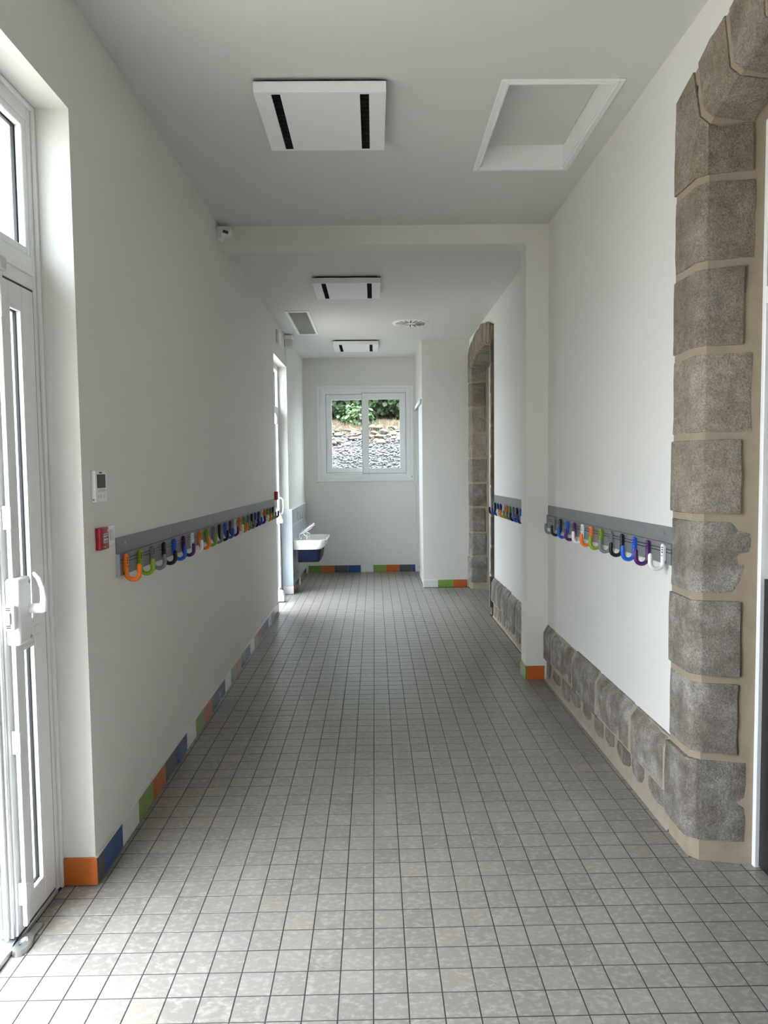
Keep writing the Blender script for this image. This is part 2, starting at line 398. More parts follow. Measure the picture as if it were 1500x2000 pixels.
# unseen room added behind the stone arches to keep the sun out
bm = NB(); bx(bm, 1.46, 4.2, Y0, YE + 0.35, -0.12, -0.003)
fr = obj('floor_added_room', bm, M['grout']); tag(fr, 'dark floor of the unseen room added behind the arch doors', 'floor', kind='structure')
bm = NB(); bx(bm, 4.1, 4.2, Y0, YE + 0.35, -0.1, ZC + 0.2); bx(bm, 1.46, 4.1, Y0 - 0.1, Y0, -0.1, ZC + 0.2); bx(bm, 1.46, 4.1, YE + 0.25, YE + 0.35, -0.1, ZC + 0.2)
wf = obj('wall_added_room', bm, M['wall']); tag(wf, 'walls of the unseen room added behind the arch doors to block sun', 'wall', kind='structure')

# ------------------------------------------------------------------ skirting tiles
def skirt(root_name, label, cells, joint=0.0025):
    """cells: (color, x0, x1, y0, y1, z1)"""
    c0 = cells[0]
    root = thing(root_name, ((c0[1] + c0[2]) / 2, (c0[3] + c0[4]) / 2, 0), label, 'baseboard', kind='structure')
    for c in cells:
        bm = NB(); bx(bm, c[1], c[2], c[3], c[4], 0.002, c[5], 0.0014)
        o = obj('tile', bm, SM[c[0]], root); o['label'] = ('brick red' if c[0] == 'red' else c[0]) + ' glazed skirting tile'
    return root
cyc = ['blue', 'white', 'green', 'orange', 'grey']
cells = [('orange', FX + 0.002, XL + 0.008, 2.602, 2.610, 0.105), ('grey', XL, XL + 0.008, 2.603, 2.6705, 0.105)]
y = 2.673; k = 0
while y < D2[0] - 0.02:
    y1 = min(y + 0.2, D2[0] + 0.004); c = cyc[k % 5]
    if c == 'orange' and y > 6.0: c = 'red'
    cells.append((c, XL, XL + 0.008, y, y1, 0.105)); y += 0.2025; k += 1
bl = skirt('baseboard_left', 'skirting of blue, white, green, orange and grey tiles along the left wall', cells)
bm = NB(); bx(bm, XL, XL + 0.0105, 2.605, D2[0], 0.105, 0.1075); obj('grout_line', bm, M['paleg'], bl)
skirt('baseboard_pillar', 'green and orange skirting tiles around the foot of the white pillar',
      [('orange', 1.070, 1.196, YB - 0.008, YB - 0.0005, 0.102), ('green', 1.058, 1.0665, YB - 0.008, YB2, 0.102)])
cells = []; xs = [-0.983, -0.791, -0.60, -0.404, -0.217, -0.034, 0.156, 0.349, 0.535, 0.585]
for k, c in enumerate(['green', 'orange', 'grey', 'blue', 'white', 'green', 'orange', 'grey', 'blue']):
    cells.append((c, xs[k] + 0.001, xs[k + 1] - 0.001, YE - 0.008, YE - 0.0005, 0.105))
skirt('baseboard_end', 'row of coloured skirting tiles below the end window', cells)
skirt('baseboard_closet', 'white, green and orange skirting tiles along the closet wall',
      [('white', 0.608, 0.792, 9.150, 9.1595, 0.098), ('green', 0.794, 0.984, 9.150, 9.1595, 0.098), ('orange', 0.986, 1.160, 9.150, 9.1595, 0.098)])
cells = [('white', -1.135, -1.002, 8.800, 8.809, 0.100)]
for k, c in enumerate(['orange', 'grey', 'grey', 'white', 'green', 'orange', 'grey', 'blue', 'white']):
    cells.append((c, -1.006, -0.996, 8.806 + k * 0.2, 8.804 + (k + 1) * 0.2 - (0.01 if k == 8 else 0), 0.100))
skirt('baseboard_sink', 'coloured skirting tiles under the washbasin', cells)

# ------------------------------------------------------------------ tiled splashback at the washbasin
sb = thing('tile_splashback', (-1.004, 8.82, 0.1), 'pale blue grey wall tiles behind the washbasin', 'tiles', kind='structure')
zs = [0.102, 0.262, 0.454, 0.645, 0.835, 1.029]
for a, b in zip(zs, zs[1:]):
    bm = NB(); bx(bm, -1.135, -1.003, 8.800, 8.818, a + 0.0012, b - 0.0012, 0.0015); obj('tile', bm, M['walltile'], sb)
    for k in range(9):
        y0 = 8.800 + k * 0.2; bm = NB()
        bx(bm, -1.02, -1.003, y0 + 0.0012, min(y0 + 0.1988, YE - 0.001), a + 0.0012, b - 0.0012, 0.0015); obj('tile', bm, M['walltile'], sb)
bm = NB(); bx(bm, -1.134, -1.0045, 8.8015, 8.817, 0.102, 1.028); bx(bm, -1.041, -1.0045, 8.802, YE - 0.001, 0.102, 1.028)
obj('grout', bm, M['paleg'], sb)
bm = NB(); bx(bm, -1.041, -1.001, 8.80, YE - 0.001, 1.029, 1.036); obj('edge_trim', bm, M['white'], sb)

# ------------------------------------------------------------------ stone work
def roughen(bm, amp=0.004, cuts=2, scale=9.0, seed=0.0, lim=0.16):
    es = [e for e in bm.edges if e.calc_length() > lim]
    if es: bmesh.ops.subdivide_edges(bm, edges=es, cuts=cuts, use_grid_fill=True)
    bm.normal_update()
    for v in bm.verts:
        d = noise.noise(v.co * scale + Vector((seed, seed * 1.7, 0))) * amp + noise.noise(v.co * scale * 4 + Vector((0, seed, 3))) * amp * 0.5
        v.co += v.normal * d
def block(A, W, t0, t1, mode, sgn=1, seed=0, flare=0.0, bev=0.006, face=0.0, back=None):
    """one cut stone: chamfered section swept up a jamb (mode 'jamb', t = z) or round the arch (mode 'arch', t = angle)"""
    x = A['x'] - face; xb = back or A['back'] + random.uniform(-0.028, 0.020)
    ch = 0.034
    sec = [(x, W), (x, ch + random.uniform(-.004, .004)), (x + 0.030, 0.0), (xb, -0.036), (xb + 0.06, W * 0.6), (x + 0.10, W)]
    bm = NB(); rings = []
    n = 1 if mode == 'jamb' else 2
    for k in range(n + 1):
        t = t0 + (t1 - t0) * k / n; ring = []
        for (sx, d) in sec:
            if mode == 'jamb':
                yy = (A['y1'] + d) if sgn > 0 else (A['y0'] - d); p = (sx, yy, t)
            else:
                yy, zz = arc(A, A['R'] + max(d, -0.02), t); p = (sx, yy, zz)
            ring.append(bm.verts.new(p))
        rings.append(ring)
    m = len(sec)
    for a, b in zip(rings, rings[1:]):
        for k in range(m): bm.faces.new((a[k], a[(k + 1) % m], b[(k + 1) % m], b[k]))
    bm.faces.new(rings[0][::-1]); bm.faces.new(rings[-1])
    bmesh.ops.bevel(bm, geom=bm.edges[:], offset=bev, segments=2, profile=0.6, affect='EDGES')
    roughen(bm, 0.005, 3, 11.0, seed, 0.09)
    return bm
ZJ = [0.07, 0.41, 0.71, 1.025, 1.325, 1.63, 1.945, 2.257, 2.565]
def doorway(A, label, near, W1, W0, zcap):
    sl = lambda xx: -0.036 / (A['back'] - A['x'] - 0.030) * (xx - A['x'] - 0.030) + 0.005
    root = thing('stone_doorway', (A['x'], A['y1'], 0), label, 'stone arch', 'stone arches in the right wall')
    ang = math.asin((A['y1'] - A['yc']) / A['R']) - 0.0085
    step = 2 * ang / 7.25
    J = 0.014
    for sgn, W in ((1, W1), (-1, W0)):
        for k, (a, b) in enumerate(zip(ZJ, ZJ[1:])):
            m = M['stone_grey'] if k < 4 else M['stone']
            big = k == 0
            bm = block(A, W + (0.0 if big else random.uniform(-0.012, 0.006)), a + J, b - J, 'jamb', sgn, seed=k * 3.1 + (0 if near else 17) + sgn, face=0.014 if big else random.uniform(-0.003, 0.004))
            obj('stone', bm, m, root, smooth=True)
        # springer: top jamb stone, cut to the slope of the first arch joint
        a0 = ang + 0.008; x, xb, ch = A['x'] - 0.002, A['back'], 0.034
        sec = [(x, W), (x, ch), (x + 0.030, 0.0), (xb, -0.036), (xb + 0.04, W * 0.6), (x + 0.10, W)]
        bm = NB(); rings = []
        for q in range(4):
            ring = []
            for (sx, d) in sec:
                t = max(d, 0) / W
                if q < 3: yy, zz = A['y1'] + d, (ZJ[-1] + J, A['spring'] - 0.07 + 0.13 * t, A['spring'] - 0.01 + 0.185 * t)[q]
                else: yy, zz = arc(A, A['R'] + d * (A['depth'] - 0.008) / W, a0)
                if q == 2 and t > 0.9: yy -= 0.012
                ring.append(bm.verts.new((sx, yy if sgn > 0 else 2 * A['yc'] - yy, min(zz, zcap))))
            rings.append(ring)
        for a, b in zip(rings, rings[1:]):
            for q in range(6): bm.faces.new((a[q], a[(q + 1) % 6], b[(q + 1) % 6], b[q]))
        bm.faces.new(rings[0][::-1]); bm.faces.new(rings[-1])
        bmesh.ops.bevel(bm, geom=[e for e in bm.edges if e.calc_face_angle(0) > 0.6], offset=0.006, segments=2, profile=0.6, affect='EDGES')
        roughen(bm, 0.004, 3, 11.0, 40 + sgn, 0.09)
        obj('stone', bm, M['stone'], root, smooth=True)
    for k in range(7):
        am = -ang + step * (k + 0.125)
        a, b = -ang + 2 * ang * k / 7 + 0.0045, -ang + 2 * ang * (k + 1) / 7 - 0.0045
        dd = A['depth'] - (0.006 if k % 2 else 0.0)
        bm = block(A, dd, a, b, 'arch', seed=60 + k * 2.3 + (0 if near else 9), face=random.uniform(0, 0.005))
        for v in bm.verts: v.co.z = min(v.co.z, zcap)
        obj('stone', bm, M['stone'], root, smooth=True)
    # mortar bed behind the stones
    bm = NB(); x0 = A['x'] + 0.005
    for sgn, W in ((1, W1), (-1, W0)):
        sec = [(x0, W - 0.008), (x0, 0.037), (x0 + 0.030, 0.004), (1.418, sl(1.418)), (1.418, W - 0.008)]
        prism(bm, [(p[0], A['y1'] + p[1] if sgn > 0 else A['y0'] - p[1]) for p in sec], 'z', 0, A['spring'] + 0.16)
    N = 16
    sec = [(x0, A['depth'] - 0.012), (x0, 0.036), (x0 + 0.030, 0.004), (1.418, -0.018), (1.418, A['depth'] - 0.012)]
    rings = []
    for k in range(N + 1):
        a = -ang - 0.03 + (2 * ang + 0.06) * k / N; ring = []
        for sx, d in sec:
            yy, zz = arc(A, A['R'] + d, a); ring.append(bm.verts.new((sx, yy, min(zz, zcap - 0.002))))
        rings.append(ring)
    for a, b in zip(rings, rings[1:]):
        for k in range(5): bm.faces.new((a[k], a[(k + 1) % 5], b[(k + 1) % 5], b[k]))
    bm.faces.new(rings[0][::-1]); bm.faces.new(rings[-1])
    obj('mortar', bm, M['mortar'], root)
    return root
doorway(A1, 'rough granite arch with chamfered stones next to the camera', True, 0.225, 0.225, ZC - 0.006)
doorway(A2, 'smaller looking granite arch beside the closet wall', False, 0.145, 0.082, ZC2 - 0.004)

def plinth(label, ya, yb, xw, xf, joints, seed, ztop=0.402):
    root = thing('stone_plinth', (xw, ya, 0), label, 'stone plinth', 'stone plinths along the right wall')
    rnd = random.Random(seed)
    for k, (a, b) in enumerate(zip(joints, joints[1:])):
        zt = ztop + rnd.uniform(-0.008, 0.004); zb = 0.168 + rnd.uniform(-0.02, 0.02)
        sec = [(xw, zt + 0.002), (xw - 0.004, zt), (xf + 0.004, zt - 0.042), (xf, zt - 0.062), (xf + 0.003, zb), (xw, zb)]
        bm = NB(); prism(bm, sec, 'y', a + 0.017, b - 0.017, 0.006)
        roughen(bm, 0.004, 5, 9.0, seed + k, 0.07)
        obj('stone', bm, M['stone_grey'], root, smooth=True)
    y = ya + 0.02
    while y < yb - 0.06:
        w = rnd.uniform(0.08, 0.22); y1 = min(y + w, yb - 0.015)
        if y1 - y > 0.05:
            zt = rnd.uniform(0.125, 0.158); zb = rnd.uniform(0.015, 0.065); mm = (y + y1) / 2
            poly = [(y + rnd.uniform(0, .02), zt), (y, zt - 0.05), (y + rnd.uniform(0, .03), zb + .02), (mm, zb), (y1 - rnd.uniform(0, .03), zb + 0.02), (y1, (zt + zb) / 2), (y1 - rnd.uniform(0, .02), zt)]
            bm = NB(); prism(bm, poly, 'x', xw - 0.0125, xw + 0.01, 0.003); roughen(bm, 0.004, 2, 14.0, seed + y, 0.06)
            obj('stone', bm, M['stone_grey'], root, smooth=True)
        y = y1 + rnd.uniform(0.015, 0.05)
    bm = NB()
    N = int((yb - ya) / 0.06)
    prism(bm, [(xw, ztop - 0.006), (xw - 0.006, ztop - 0.008), (xf + 0.006, ztop - 0.056), (xf + 0.004, 0.17), (xw - 0.008, 0.15), (xw - 0.010, 0.012), (xw - 0.022, 0.0), (xw, 0.0)], 'y', ya, yb)
    roughen(bm, 0.002, 14, 12.0, seed + 5, 0.4)
    obj('mortar', bm, M['mortar_pale'], root, smooth=True)
    return root
plinth('low granite plinth along the floor between the near arch and the pillar', 2.93, 5.098, XR, 1.185, [2.93, 3.344, 3.87, 4.352, 4.866, 5.10], 3)
plinth('low granite plinth along the floor between the pillar and the far arch', 5.272, 7.31, XR2, 1.168, [5.27, 5.62, 6.03, 6.38, 6.74, 7.30], 8)

# ------------------------------------------------------------------ glazed doors in the left wall
def gasketed(root, axis, c, a0, a1, b0, b1, name='glass_pane', bead=0.0, out=0.0):
    """pane with black gasket loop"""
    bm = NB(); f = AX[axis]
    p, q = f(a0, b0, c - 0.003), f(a1, b1, c + 0.003)
    bx(bm, *sorted((p[0], q[0])), *sorted((p[1], q[1])), *sorted((p[2], q[2])))
    g = obj(name, bm, M['glass'], root)
    bm = NB(); loop_frame(bm, axis, c - 0.005, c + 0.006, a0 - 0.002, a1 + 0.002, b0 - 0.002, b1 + 0.002, 0.009)
    obj('gasket', bm, M['dark'], root)
def lever_handle(root, x, y, z, up=True, s=1.0):
    bm = NB()
    cyl(bm, (x - 0.03, y, z), (x + 0.022, y, z), 0.016 * s, 16)
    d = 1 if up else -1
    tube(bm, [(x + 0.02, y, z), (x + 0.026, y - 0.004, z + d * 0.03 * s), (x + 0.024, y - 0.009, z + d * 0.07 * s), (x + 0.014, y - 0.012, z + d * 0.10 * s), (x + 0.004, y - 0.018, z + d * 0.116 * s)], [0.015 * s, 0.011 * s, 0.0085 * s, 0.0075 * s, 0.006 * s], 12, True)
    return obj('lever_handle', bm, M['white'], root, smooth=True)

d1 = thing('door_1', (FX, D1[1], 0), 'tall white glazed door with transom light at the near left', 'door', kind='structure')
fx0 = FX - 0.075
bm = NB()
bx(bm, fx0, FX, 2.567, D1[1] - 0.001, 0, D1[2] - 0.001, 0.003); bx(bm, fx0, FX, D1[0] + 0.001, D1[0] + 0.043, 0, D1[2] - 0.001, 0.003)
bx(bm, fx0, FX, D1[0] + 0.043, 2.567, 2.722, D1[2] - 0.001, 0.003); bx(bm, fx0, FX, D1[0] + 0.043, 2.567, 2.148, 2.262, 0.003)
bx(bm, FX, FX + 0.012, 2.592, D1[1] - 0.001, 0, D1[2] - 0.001, 0.003)       # cover strips against the reveal
bx(bm, FX, FX + 0.012, D1[0] + 0.043, 2.592, 2.762, D1[2] - 0.001, 0.003)
bx(bm, FX, FX + 0.006, D1[0] + 0.043, 2.567, 2.195, 2.215, 0.002)
obj('door_frame', bm, M['pvc'], d1)
bm = NB(); loop_frame(bm, 'x', FX - 0.030, FX - 0.004, D1[0] + 0.043, 2.567, 2.262, 2.722, 0.028, 0.003); obj('glazing_bead', bm, M['pvc'], d1)
gasketed(d1, 'x', FX - 0.036, D1[0] + 0.07, 2.540, 2.289, 2.695, 'transom_pane')
bm = NB(); loop_frame(bm, 'x', FX - 0.11, fx0, D1[0] + 0.001, D1[1] - 0.001, 0, D1[2] - 0.001, 0.03); bx(bm, FX - 0.155, FX - 0.11, D1[1] - 0.012, D1[1] - 0.001, 0, D1[2]); obj('outer_trim', bm, M['pvc'], d1)
# half leaf that stays bolted shut
lf = thing('door_leaf', (FX, 2.55, 0), '', ''); del lf['label'], lf['category']
adopt(lf, d1)
bm = NB(); lx = FX - 0.068
loop_frame(bm, 'x', lx, FX + 0.004, 2.272, 2.556, 0.026, 2.142, (0.112, 0.084, 0.082, 0.074), 0.003)
bx(bm, lx, FX + 0.004, 2.384, 2.472, 0.945, 1.020, 0.003)
bx(bm, FX + 0.004, FX + 0.008, 2.384, 2.500, 0.965, 0.969); bx(bm, FX + 0.004, FX + 0.008, 2.384, 2.500, 0.995, 0.999)
obj('leaf_frame', bm, M['pvc'], lf)
for z0, z1 in ((0.108, 0.945), (1.020, 2.068)):
    bm = NB(); bx(bm, FX - 0.021, FX - 0.016, 2.384, 2.472, z0, z1); obj('glass_pane', bm, M['glass'], lf)
    bm = NB(); loop_frame(bm, 'x', FX - 0.0225, FX - 0.0125, 2.383, 2.473, z0, z1, 0.014); obj('gasket', bm, M['dark'], lf)
    bm = NB(); loop_frame(bm, 'x', FX - 0.012, FX + 0.003, 2.383, 2.473, z0, z1, 0.010); obj('glazing_bead', bm, M['pvc'], lf)
bm = NB(); bx(bm, FX - 0.01, FX + 0.0015, 2.556, 2.5605, 0.026, 2.145); bx(bm, FX - 0.01, FX + 0.0015, 2.272, 2.5605, 2.142, 2.148); bx(bm, FX - 0.03, FX - 0.001, 2.272, 2.5605, 0.019, 0.026); obj('gap_seal', bm, M['dark'], lf)
bm = NB()   # edge of the meeting stile, stepped and grooved
for (xa, xb, ya, yb) in ((FX - 0.062, FX - 0.002, 2.258, 2.272), (FX - 0.050, FX - 0.036, 2.246, 2.258), (FX - 0.026, FX - 0.012, 2.246, 2.258)): bx(bm, xa, xb, ya, yb, 0.030, 2.138, 0.002)
obj('stile_edge', bm, M['alu'], lf)
RX, RY = FX + 0.020, 2.298
bm = NB(); bx(bm, RX - 0.007, RX + 0.007, RY - 0.010, RY + 0.010, 0.050, 2.150, 0.003); obj('bolt_rod', bm, M['white'], d1, label='white vertical bolt rod')
for z in (0.165, 0.665, 1.385, 2.04):
    bm = NB(); prism(bm, [(RY - 0.016, z - 0.042), (RY + 0.013, z - 0.024), (RY + 0.016, z), (RY + 0.013, z + 0.024), (RY - 0.016, z + 0.036)], 'x', FX + 0.004, RX + 0.011, 0.003); obj('rod_guide', bm, M['white'], d1)
bm = NB(); bx(bm, FX + 0.002, RX + 0.016, RY - 0.022, RY + 0.022, 2.150, 2.192, 0.004); obj('top_keeper', bm, M['offwhite'], d1)
lb = NB(); bx(lb, FX + 0.004, FX + 0.050, 2.276, 2.366, 0.975, 1.190, 0.012, 3)
lbx = obj('lock_box', lb, M['white'], d1, smooth=True, label='white door lock box')
for z in (1.172, 0.992):
    bm = NB(); cyl(bm, (FX + 0.046, 2.349, z), (FX + 0.0515, 2.349, z), 0.006, 10); obj('screw', bm, M['steel'], lbx)
lever_handle(d1, FX + 0.070, 2.352, 1.083)
bm = NB(); bx(bm, FX + 0.012, FX + 0.045, 2.252, 2.277, 1.028, 1.112, 0.010, 3); sp = obj('latch_case', bm, M['white'], d1, smooth=True)
bm = NB(); bx(bm, FX + 0.018, FX + 0.036, 2.246, 2.253, 1.050, 1.090, 0.002); obj('latch', bm, M['steel'], sp)
bm = NB()
for z in (1.040, 1.046, 1.096, 1.102): bx(bm, FX + 0.020, FX + 0.034, 2.2505, 2.2525, z - 0.0018, z + 0.0018)
obj('slot', bm, M['dark'], sp)
bm = NB(); bx(bm, FX - 0.11, FX - 0.055, D1[0] + 0.043, 2.567, 0.0, 0.022, 0.003); bx(bm, FX - 0.055, FX + 0.006, D1[0] + 0.043, 2.567, 0.0, 0.018, 0.002); obj('threshold', bm, M['alu'], d1)
bm = NB()   # chrome floor keeper for the bolt: ring plate with tail
N = 20; c = (FX + 0.024, 2.262)
ring_o = [(c[0] + 0.026 * math.cos(2 * PI * k / N), c[1] + 0.050 * math.sin(2 * PI * k / N)) for k in range(N)]
ring_i = [(c[0] + 0.013 * math.cos(2 * PI * k / N), c[1] + 0.004 + 0.024 * math.sin(2 * PI * k / N)) for k in range(N)]
for z, rev in ((0.018, 0),):
    a = [bm.verts.new((*p, z)) for p in ring_o]; b_ = [bm.verts.new((*p, z)) for p in ring_i]
    a0 = [bm.verts.new((c[0] + (p[0] - c[0]) * 1.06, c[1] + (p[1] - c[1]) * 1.05, 0.0005)) for p in ring_o]; b0 = [bm.verts.new((*p, 0.004)) for p in ring_i]
    for k in range(N):
        j = (k + 1) % N
        bm.faces.new((a[k], a[j], b_[j], b_[k])); bm.faces.new((a0[k], a0[j], a[j], a[k])); bm.faces.new((b_[k], b_[j], b0[j], b0[k]))
    bm.faces.new(b0)
bx(bm, c[0] - 0.014, c[0] + 0.014, c[1] + 0.045, c[1] + 0.115, 0.0005, 0.008, 0.002)
obj('floor_keeper', bm, M['steel'], d1, smooth=True, label='steel floor keeper of the door bolt')

# far glazed double door
F2 = -1.146
d2 = thing('door_2', (F2, 8.27, 0), 'white glazed double door in the left wall just before the washbasin', 'door', kind='structure')
bm = NB()
loop_frame(bm, 'x', F2 - 0.075, F2, D2[0] + 0.001, D2[1] - 0.001, 0.0, D2[2] - 0.001, (0.045, 0.045, 0.02, 0.055), 0.003)
bx(bm, F2 - 0.075, F2, D2[0] + 0.046, D2[1] - 0.046, 2.148, 2.262, 0.003)
obj('door_frame', bm, M['pvc'], d2)
gasketed(d2, 'x', F2 - 0.036, D2[0] + 0.06, D2[1] - 0.06, 2.276, 2.675, 'transom_pane')
for (y0, y1) in ((D2[0] + 0.05, 8.263), (8.277, D2[1] - 0.05)):
    bm = NB(); loop_frame(bm, 'x', F2 - 0.066, F2 + 0.004, y0, y1, 0.026, 2.142, (0.065, 0.065, 0.085, 0.065), 0.003); bx(bm, F2 - 0.066, F2 + 0.004, y0 + 0.065, y1 - 0.065, 0.955, 1.01)
    lf2 = obj('door_leaf', bm, M['pvc'], d2)
    for z0, z1 in ((0.108, 0.955), (1.01, 2.078)): gasketed(lf2, 'x', F2 - 0.03, y0 + 0.064, y1 - 0.064, z0, z1)
    if y0 < 8:      # unseen leaf, turned outwards about its hinge side to let more daylight in
        hinge = Vector((F2 - 0.03, y0 - 0.01, 0)); rot = Matrix.Translation(hinge) @ Matrix.Rotation(math.radians(88), 4, 'Z') @ Matrix.Translation(-hinge)
        lf2.matrix_parent_inverse = Matrix(); base = Vector(WP[d2.name]); lf2.matrix_local = Matrix.Translation(-base) @ rot @ Matrix.Translation(WP[lf2.name])
bm = NB(); bx(bm, F2 + 0.008, F2 + 0.024, 8.315, 8.335, 0.05, 2.15, 0.003); obj('bolt_rod', bm, M['white'], d2)
bm = NB(); prism(bm, [(F2 + 0.004, 2.02), (F2 + 0.050, 2.04), (F2 + 0.055, 2.10), (F2 + 0.040, 2.16), (F2 + 0.004, 2.17)], 'y', 8.29, 8.36, 0.006); obj('top_lock', bm, M['white'], d2, smooth=True)
bm = NB(); prism(bm, [(F2 + 0.004, 0.01), (F2 + 0.098, 0.01), (F2 + 0.098, 0.08), (F2 + 0.075, 0.125), (F2 + 0.020, 0.14), (F2 + 0.004, 0.14)], 'y', 8.25, 8.36, 0.006); obj('bottom_lock', bm, M['white'], d2, smooth=True)
bm = NB(); prism(bm, [(F2 + 0.004, 0.90), (F2 + 0.11, 0.915), (F2 + 0.115, 0.945), (F2 + 0.07, 1.02), (F2 + 0.055, 1.07), (F2 + 0.004, 1.08)], 'y', 8.19, 8.27, 0.008); obj('panic_lock', bm, M['white'], d2, smooth=True, label='white panic lock with push pad')
bm = NB(); tube(bm, [(F2 + 0.004, 8.62, 1.18), (F2 + 0.030, 8.62, 1.185), (F2 + 0.058, 8.62, 1.165), (F2 + 0.064, 8.62, 1.08), (F2 + 0.052, 8.62, 1.00), (F2 + 0.004, 8.62, 0.98)], 0.009, 10, True); obj('pull_handle', bm, M['white'], d2, smooth=True)

# doors inside the stone arches
def arch_door(name, A, label):
    r = thing(name, (1.43, A['y1'], 0), label, 'door', kind='structure')
    ya, yb = A['y0'] + 0.035, A['y1'] - 0.040
    bm = NB(); bx(bm, 1.417, 1.470, yb - 0.020, yb + 0.02, 0, 2.94, 0.003); bx(bm, 1.417, 1.470, ya - 0.02, ya + 0.035, 0, 2.94, 0.003)
    bx(bm, 1.417, 1.47, ya + 0.035, yb - 0.020, 2.84, 2.94); bx(bm, 1.417, 1.47, ya + 0.035, yb - 0.02, 2.10, 2.16)
    obj('door_frame', bm, M['pvc'], r)
    bm = NB(); bx(bm, 1.432, 1.462, ya + 0.036, yb - 0.021, 0.008, 1.10, 0.002); obj('lower_panel', bm, M['door_dark'], r, label='dark lower door panel')
    bm = NB(); bx(bm, 1.432, 1.462, ya + 0.036, yb - 0.021, 1.102, 2.098, 0.002); obj('upper_panel', bm, M['door_grey'], r)
    bm = NB(); bx(bm, 1.440, 1.446, ya + 0.036, yb - 0.021, 2.162, 2.838); obj('fanlight_pane', bm, M['glass'], r)
    bm = NB(); cyl(bm, (1.41, ya + 0.10, 1.03), (1.435, ya + 0.10, 1.03), 0.022); tube(bm, [(1.412, ya + 0.10, 1.03), (1.392, ya + 0.10, 1.03), (1.390, ya + 0.22, 1.03)], 0.008, 8, True); obj('door_handle', bm, M['steel'], r, smooth=True)
arch_door('door_3', A1, 'white framed door with dark lower panel inside the near stone arch')
arch_door('door_4', A2, 'white framed door inside the far stone arch, seen as a thin strip')

# sliding closet door
d5 = thing('door_5', (0.62, 9.24, 0), 'white sliding closet door under a grey track at the end of the corridor', 'door', kind='structure')
bm = NB(); bx(bm, 0.585, 0.606, 9.245, 10.53, 2.345, 2.392, 0.003); obj('track', bm, M['steel'], d5)
bm = NB(); bx(bm, 0.612, 0.630, 9.243, 9.96, 0.02, 2.345, 0.002); p1 = obj('sliding_panel', bm, M['white'], d5)
bm = NB(); lathe(bm, [(0.0, 0), (0.012, 0.001), (0.016, 0.008), (0.006, 0.014), (0.001, 0.022)], (0, 0, 0), 'x', 14); bmesh.ops.rotate(bm, verts=bm.verts[:], matrix=Matrix.Rotation(PI, 3, 'Z')); bmesh.ops.translate(bm, verts=bm.verts[:], vec=(0.612, 9.90, 0.16)); obj('knob', bm, M['steel'], p1, smooth=True)
bm = NB(); bx(bm, 0.652, 0.668, 9.90, 10.518, 0.02, 2.375, 0.002); obj('sliding_panel', bm, M['offwhite'], d5)
bm = NB(); bx(bm, 0.602, 0.690, 9.243, 10.518, 0.001, 0.016, 0.002); obj('bottom_rail', bm, M['rail'], d5)

# ------------------------------------------------------------------ end window
w1 = thing('window_1', ((WX0 + WX1) / 2, YE, WZ0), 'white two pane sliding window in the end wall', 'window', kind='structure')
bm = NB(); loop_frame(bm, 'y', YE - 0.004, YE + 0.12, WX0 + 0.001, WX1 - 0.001, WZ0, WZ1 - 0.001, (0.036, 0.036, 0.02, 0.034), 0.002); obj('window_lining', bm, M['pvc'], w1)
bm = NB(); loop_frame(bm, 'y', YE + 0.006, YE + 0.11, WX0 + 0.037, WX1 - 0.037, WZ0 + 0.02, WZ1 - 0.036, (0.086, 0.072, 0.088, 0.078), 0.004); obj('window_frame', bm, M['pvc'], w1)
bm = NB(); bx(bm, WX0 - 0.02, WX1 + 0.006, YE - 0.034, YE + 0.02, WZ0 - 0.018, WZ0 - 0.001, 0.004); obj('window_sill', bm, M['pvc'], w1)
bm = NB(); loop_frame(bm, 'y', YE + 0.050, YE + 0.055, -0.6990, -0.10, 1.4600, 2.6010, 0.006); obj('shadow_line', bm, M['rail'], w1)  # thin dark strip drawn as the shadow edge of the recessed sash
def sash(yf, x0, x1, z0, z1, g0, g1, gz0, gz1, hx):
    bm = NB(); loop_frame(bm, 'y', yf, yf + 0.04, x0, x1, z0, z1, (g0 - x0, x1 - g1, gz0 - z0, z1 - gz1), 0.004); s = obj('sash', bm, M['pvc'], w1)
    bm = NB(); loop_frame(bm, 'y', yf + 0.004, yf + 0.010, x0 - 0.004, x1 + 0.004, z0 - 0.004, z1 + 0.004, 0.006); obj('shadow_line', bm, M['rail'], s)  # dark outline painting the shaded gap around the sash
    bm = NB(); loop_frame(bm, 'y', yf - 0.0015, yf + 0.004, g0 - 0.007, g1 + 0.007, gz0 - 0.007, gz1 + 0.007, 0.007, 0.001); obj('glazing_bead', bm, M['pvc'], s)
    bm = NB(); bx(bm, g0 - 0.003, g1 + 0.003, yf + 0.018, yf + 0.023, gz0 - 0.003, gz1 + 0.003); obj('glass_pane', bm, M['glass'], s)
    bm = NB(); tube(bm, [(hx, yf, 1.945), (hx - 0.004, yf - 0.022, 1.93), (hx, yf - 0.030, 1.885), (hx + 0.010, yf - 0.028, 1.82)], [0.011, 0.010, 0.008, 0.007], 10, True); obj('window_handle', bm, M['white'], s, smooth=True)
sash(YE + 0.056, -0.725, -0.120, 1.435, 2.625, -0.613, -0.150, 1.527, 2.517, -0.662)
sash(YE - 0.006, -0.170, 0.462, 1.448, 2.608, -0.074, 0.376, 1.522, 2.516, 0.428)
bm = NB(); bx(bm, 0.545, 0.553, YE - 0.008, YE - 0.003, 1.385, 1.405); obj('drain_cap', bm, M['dark'], w1)

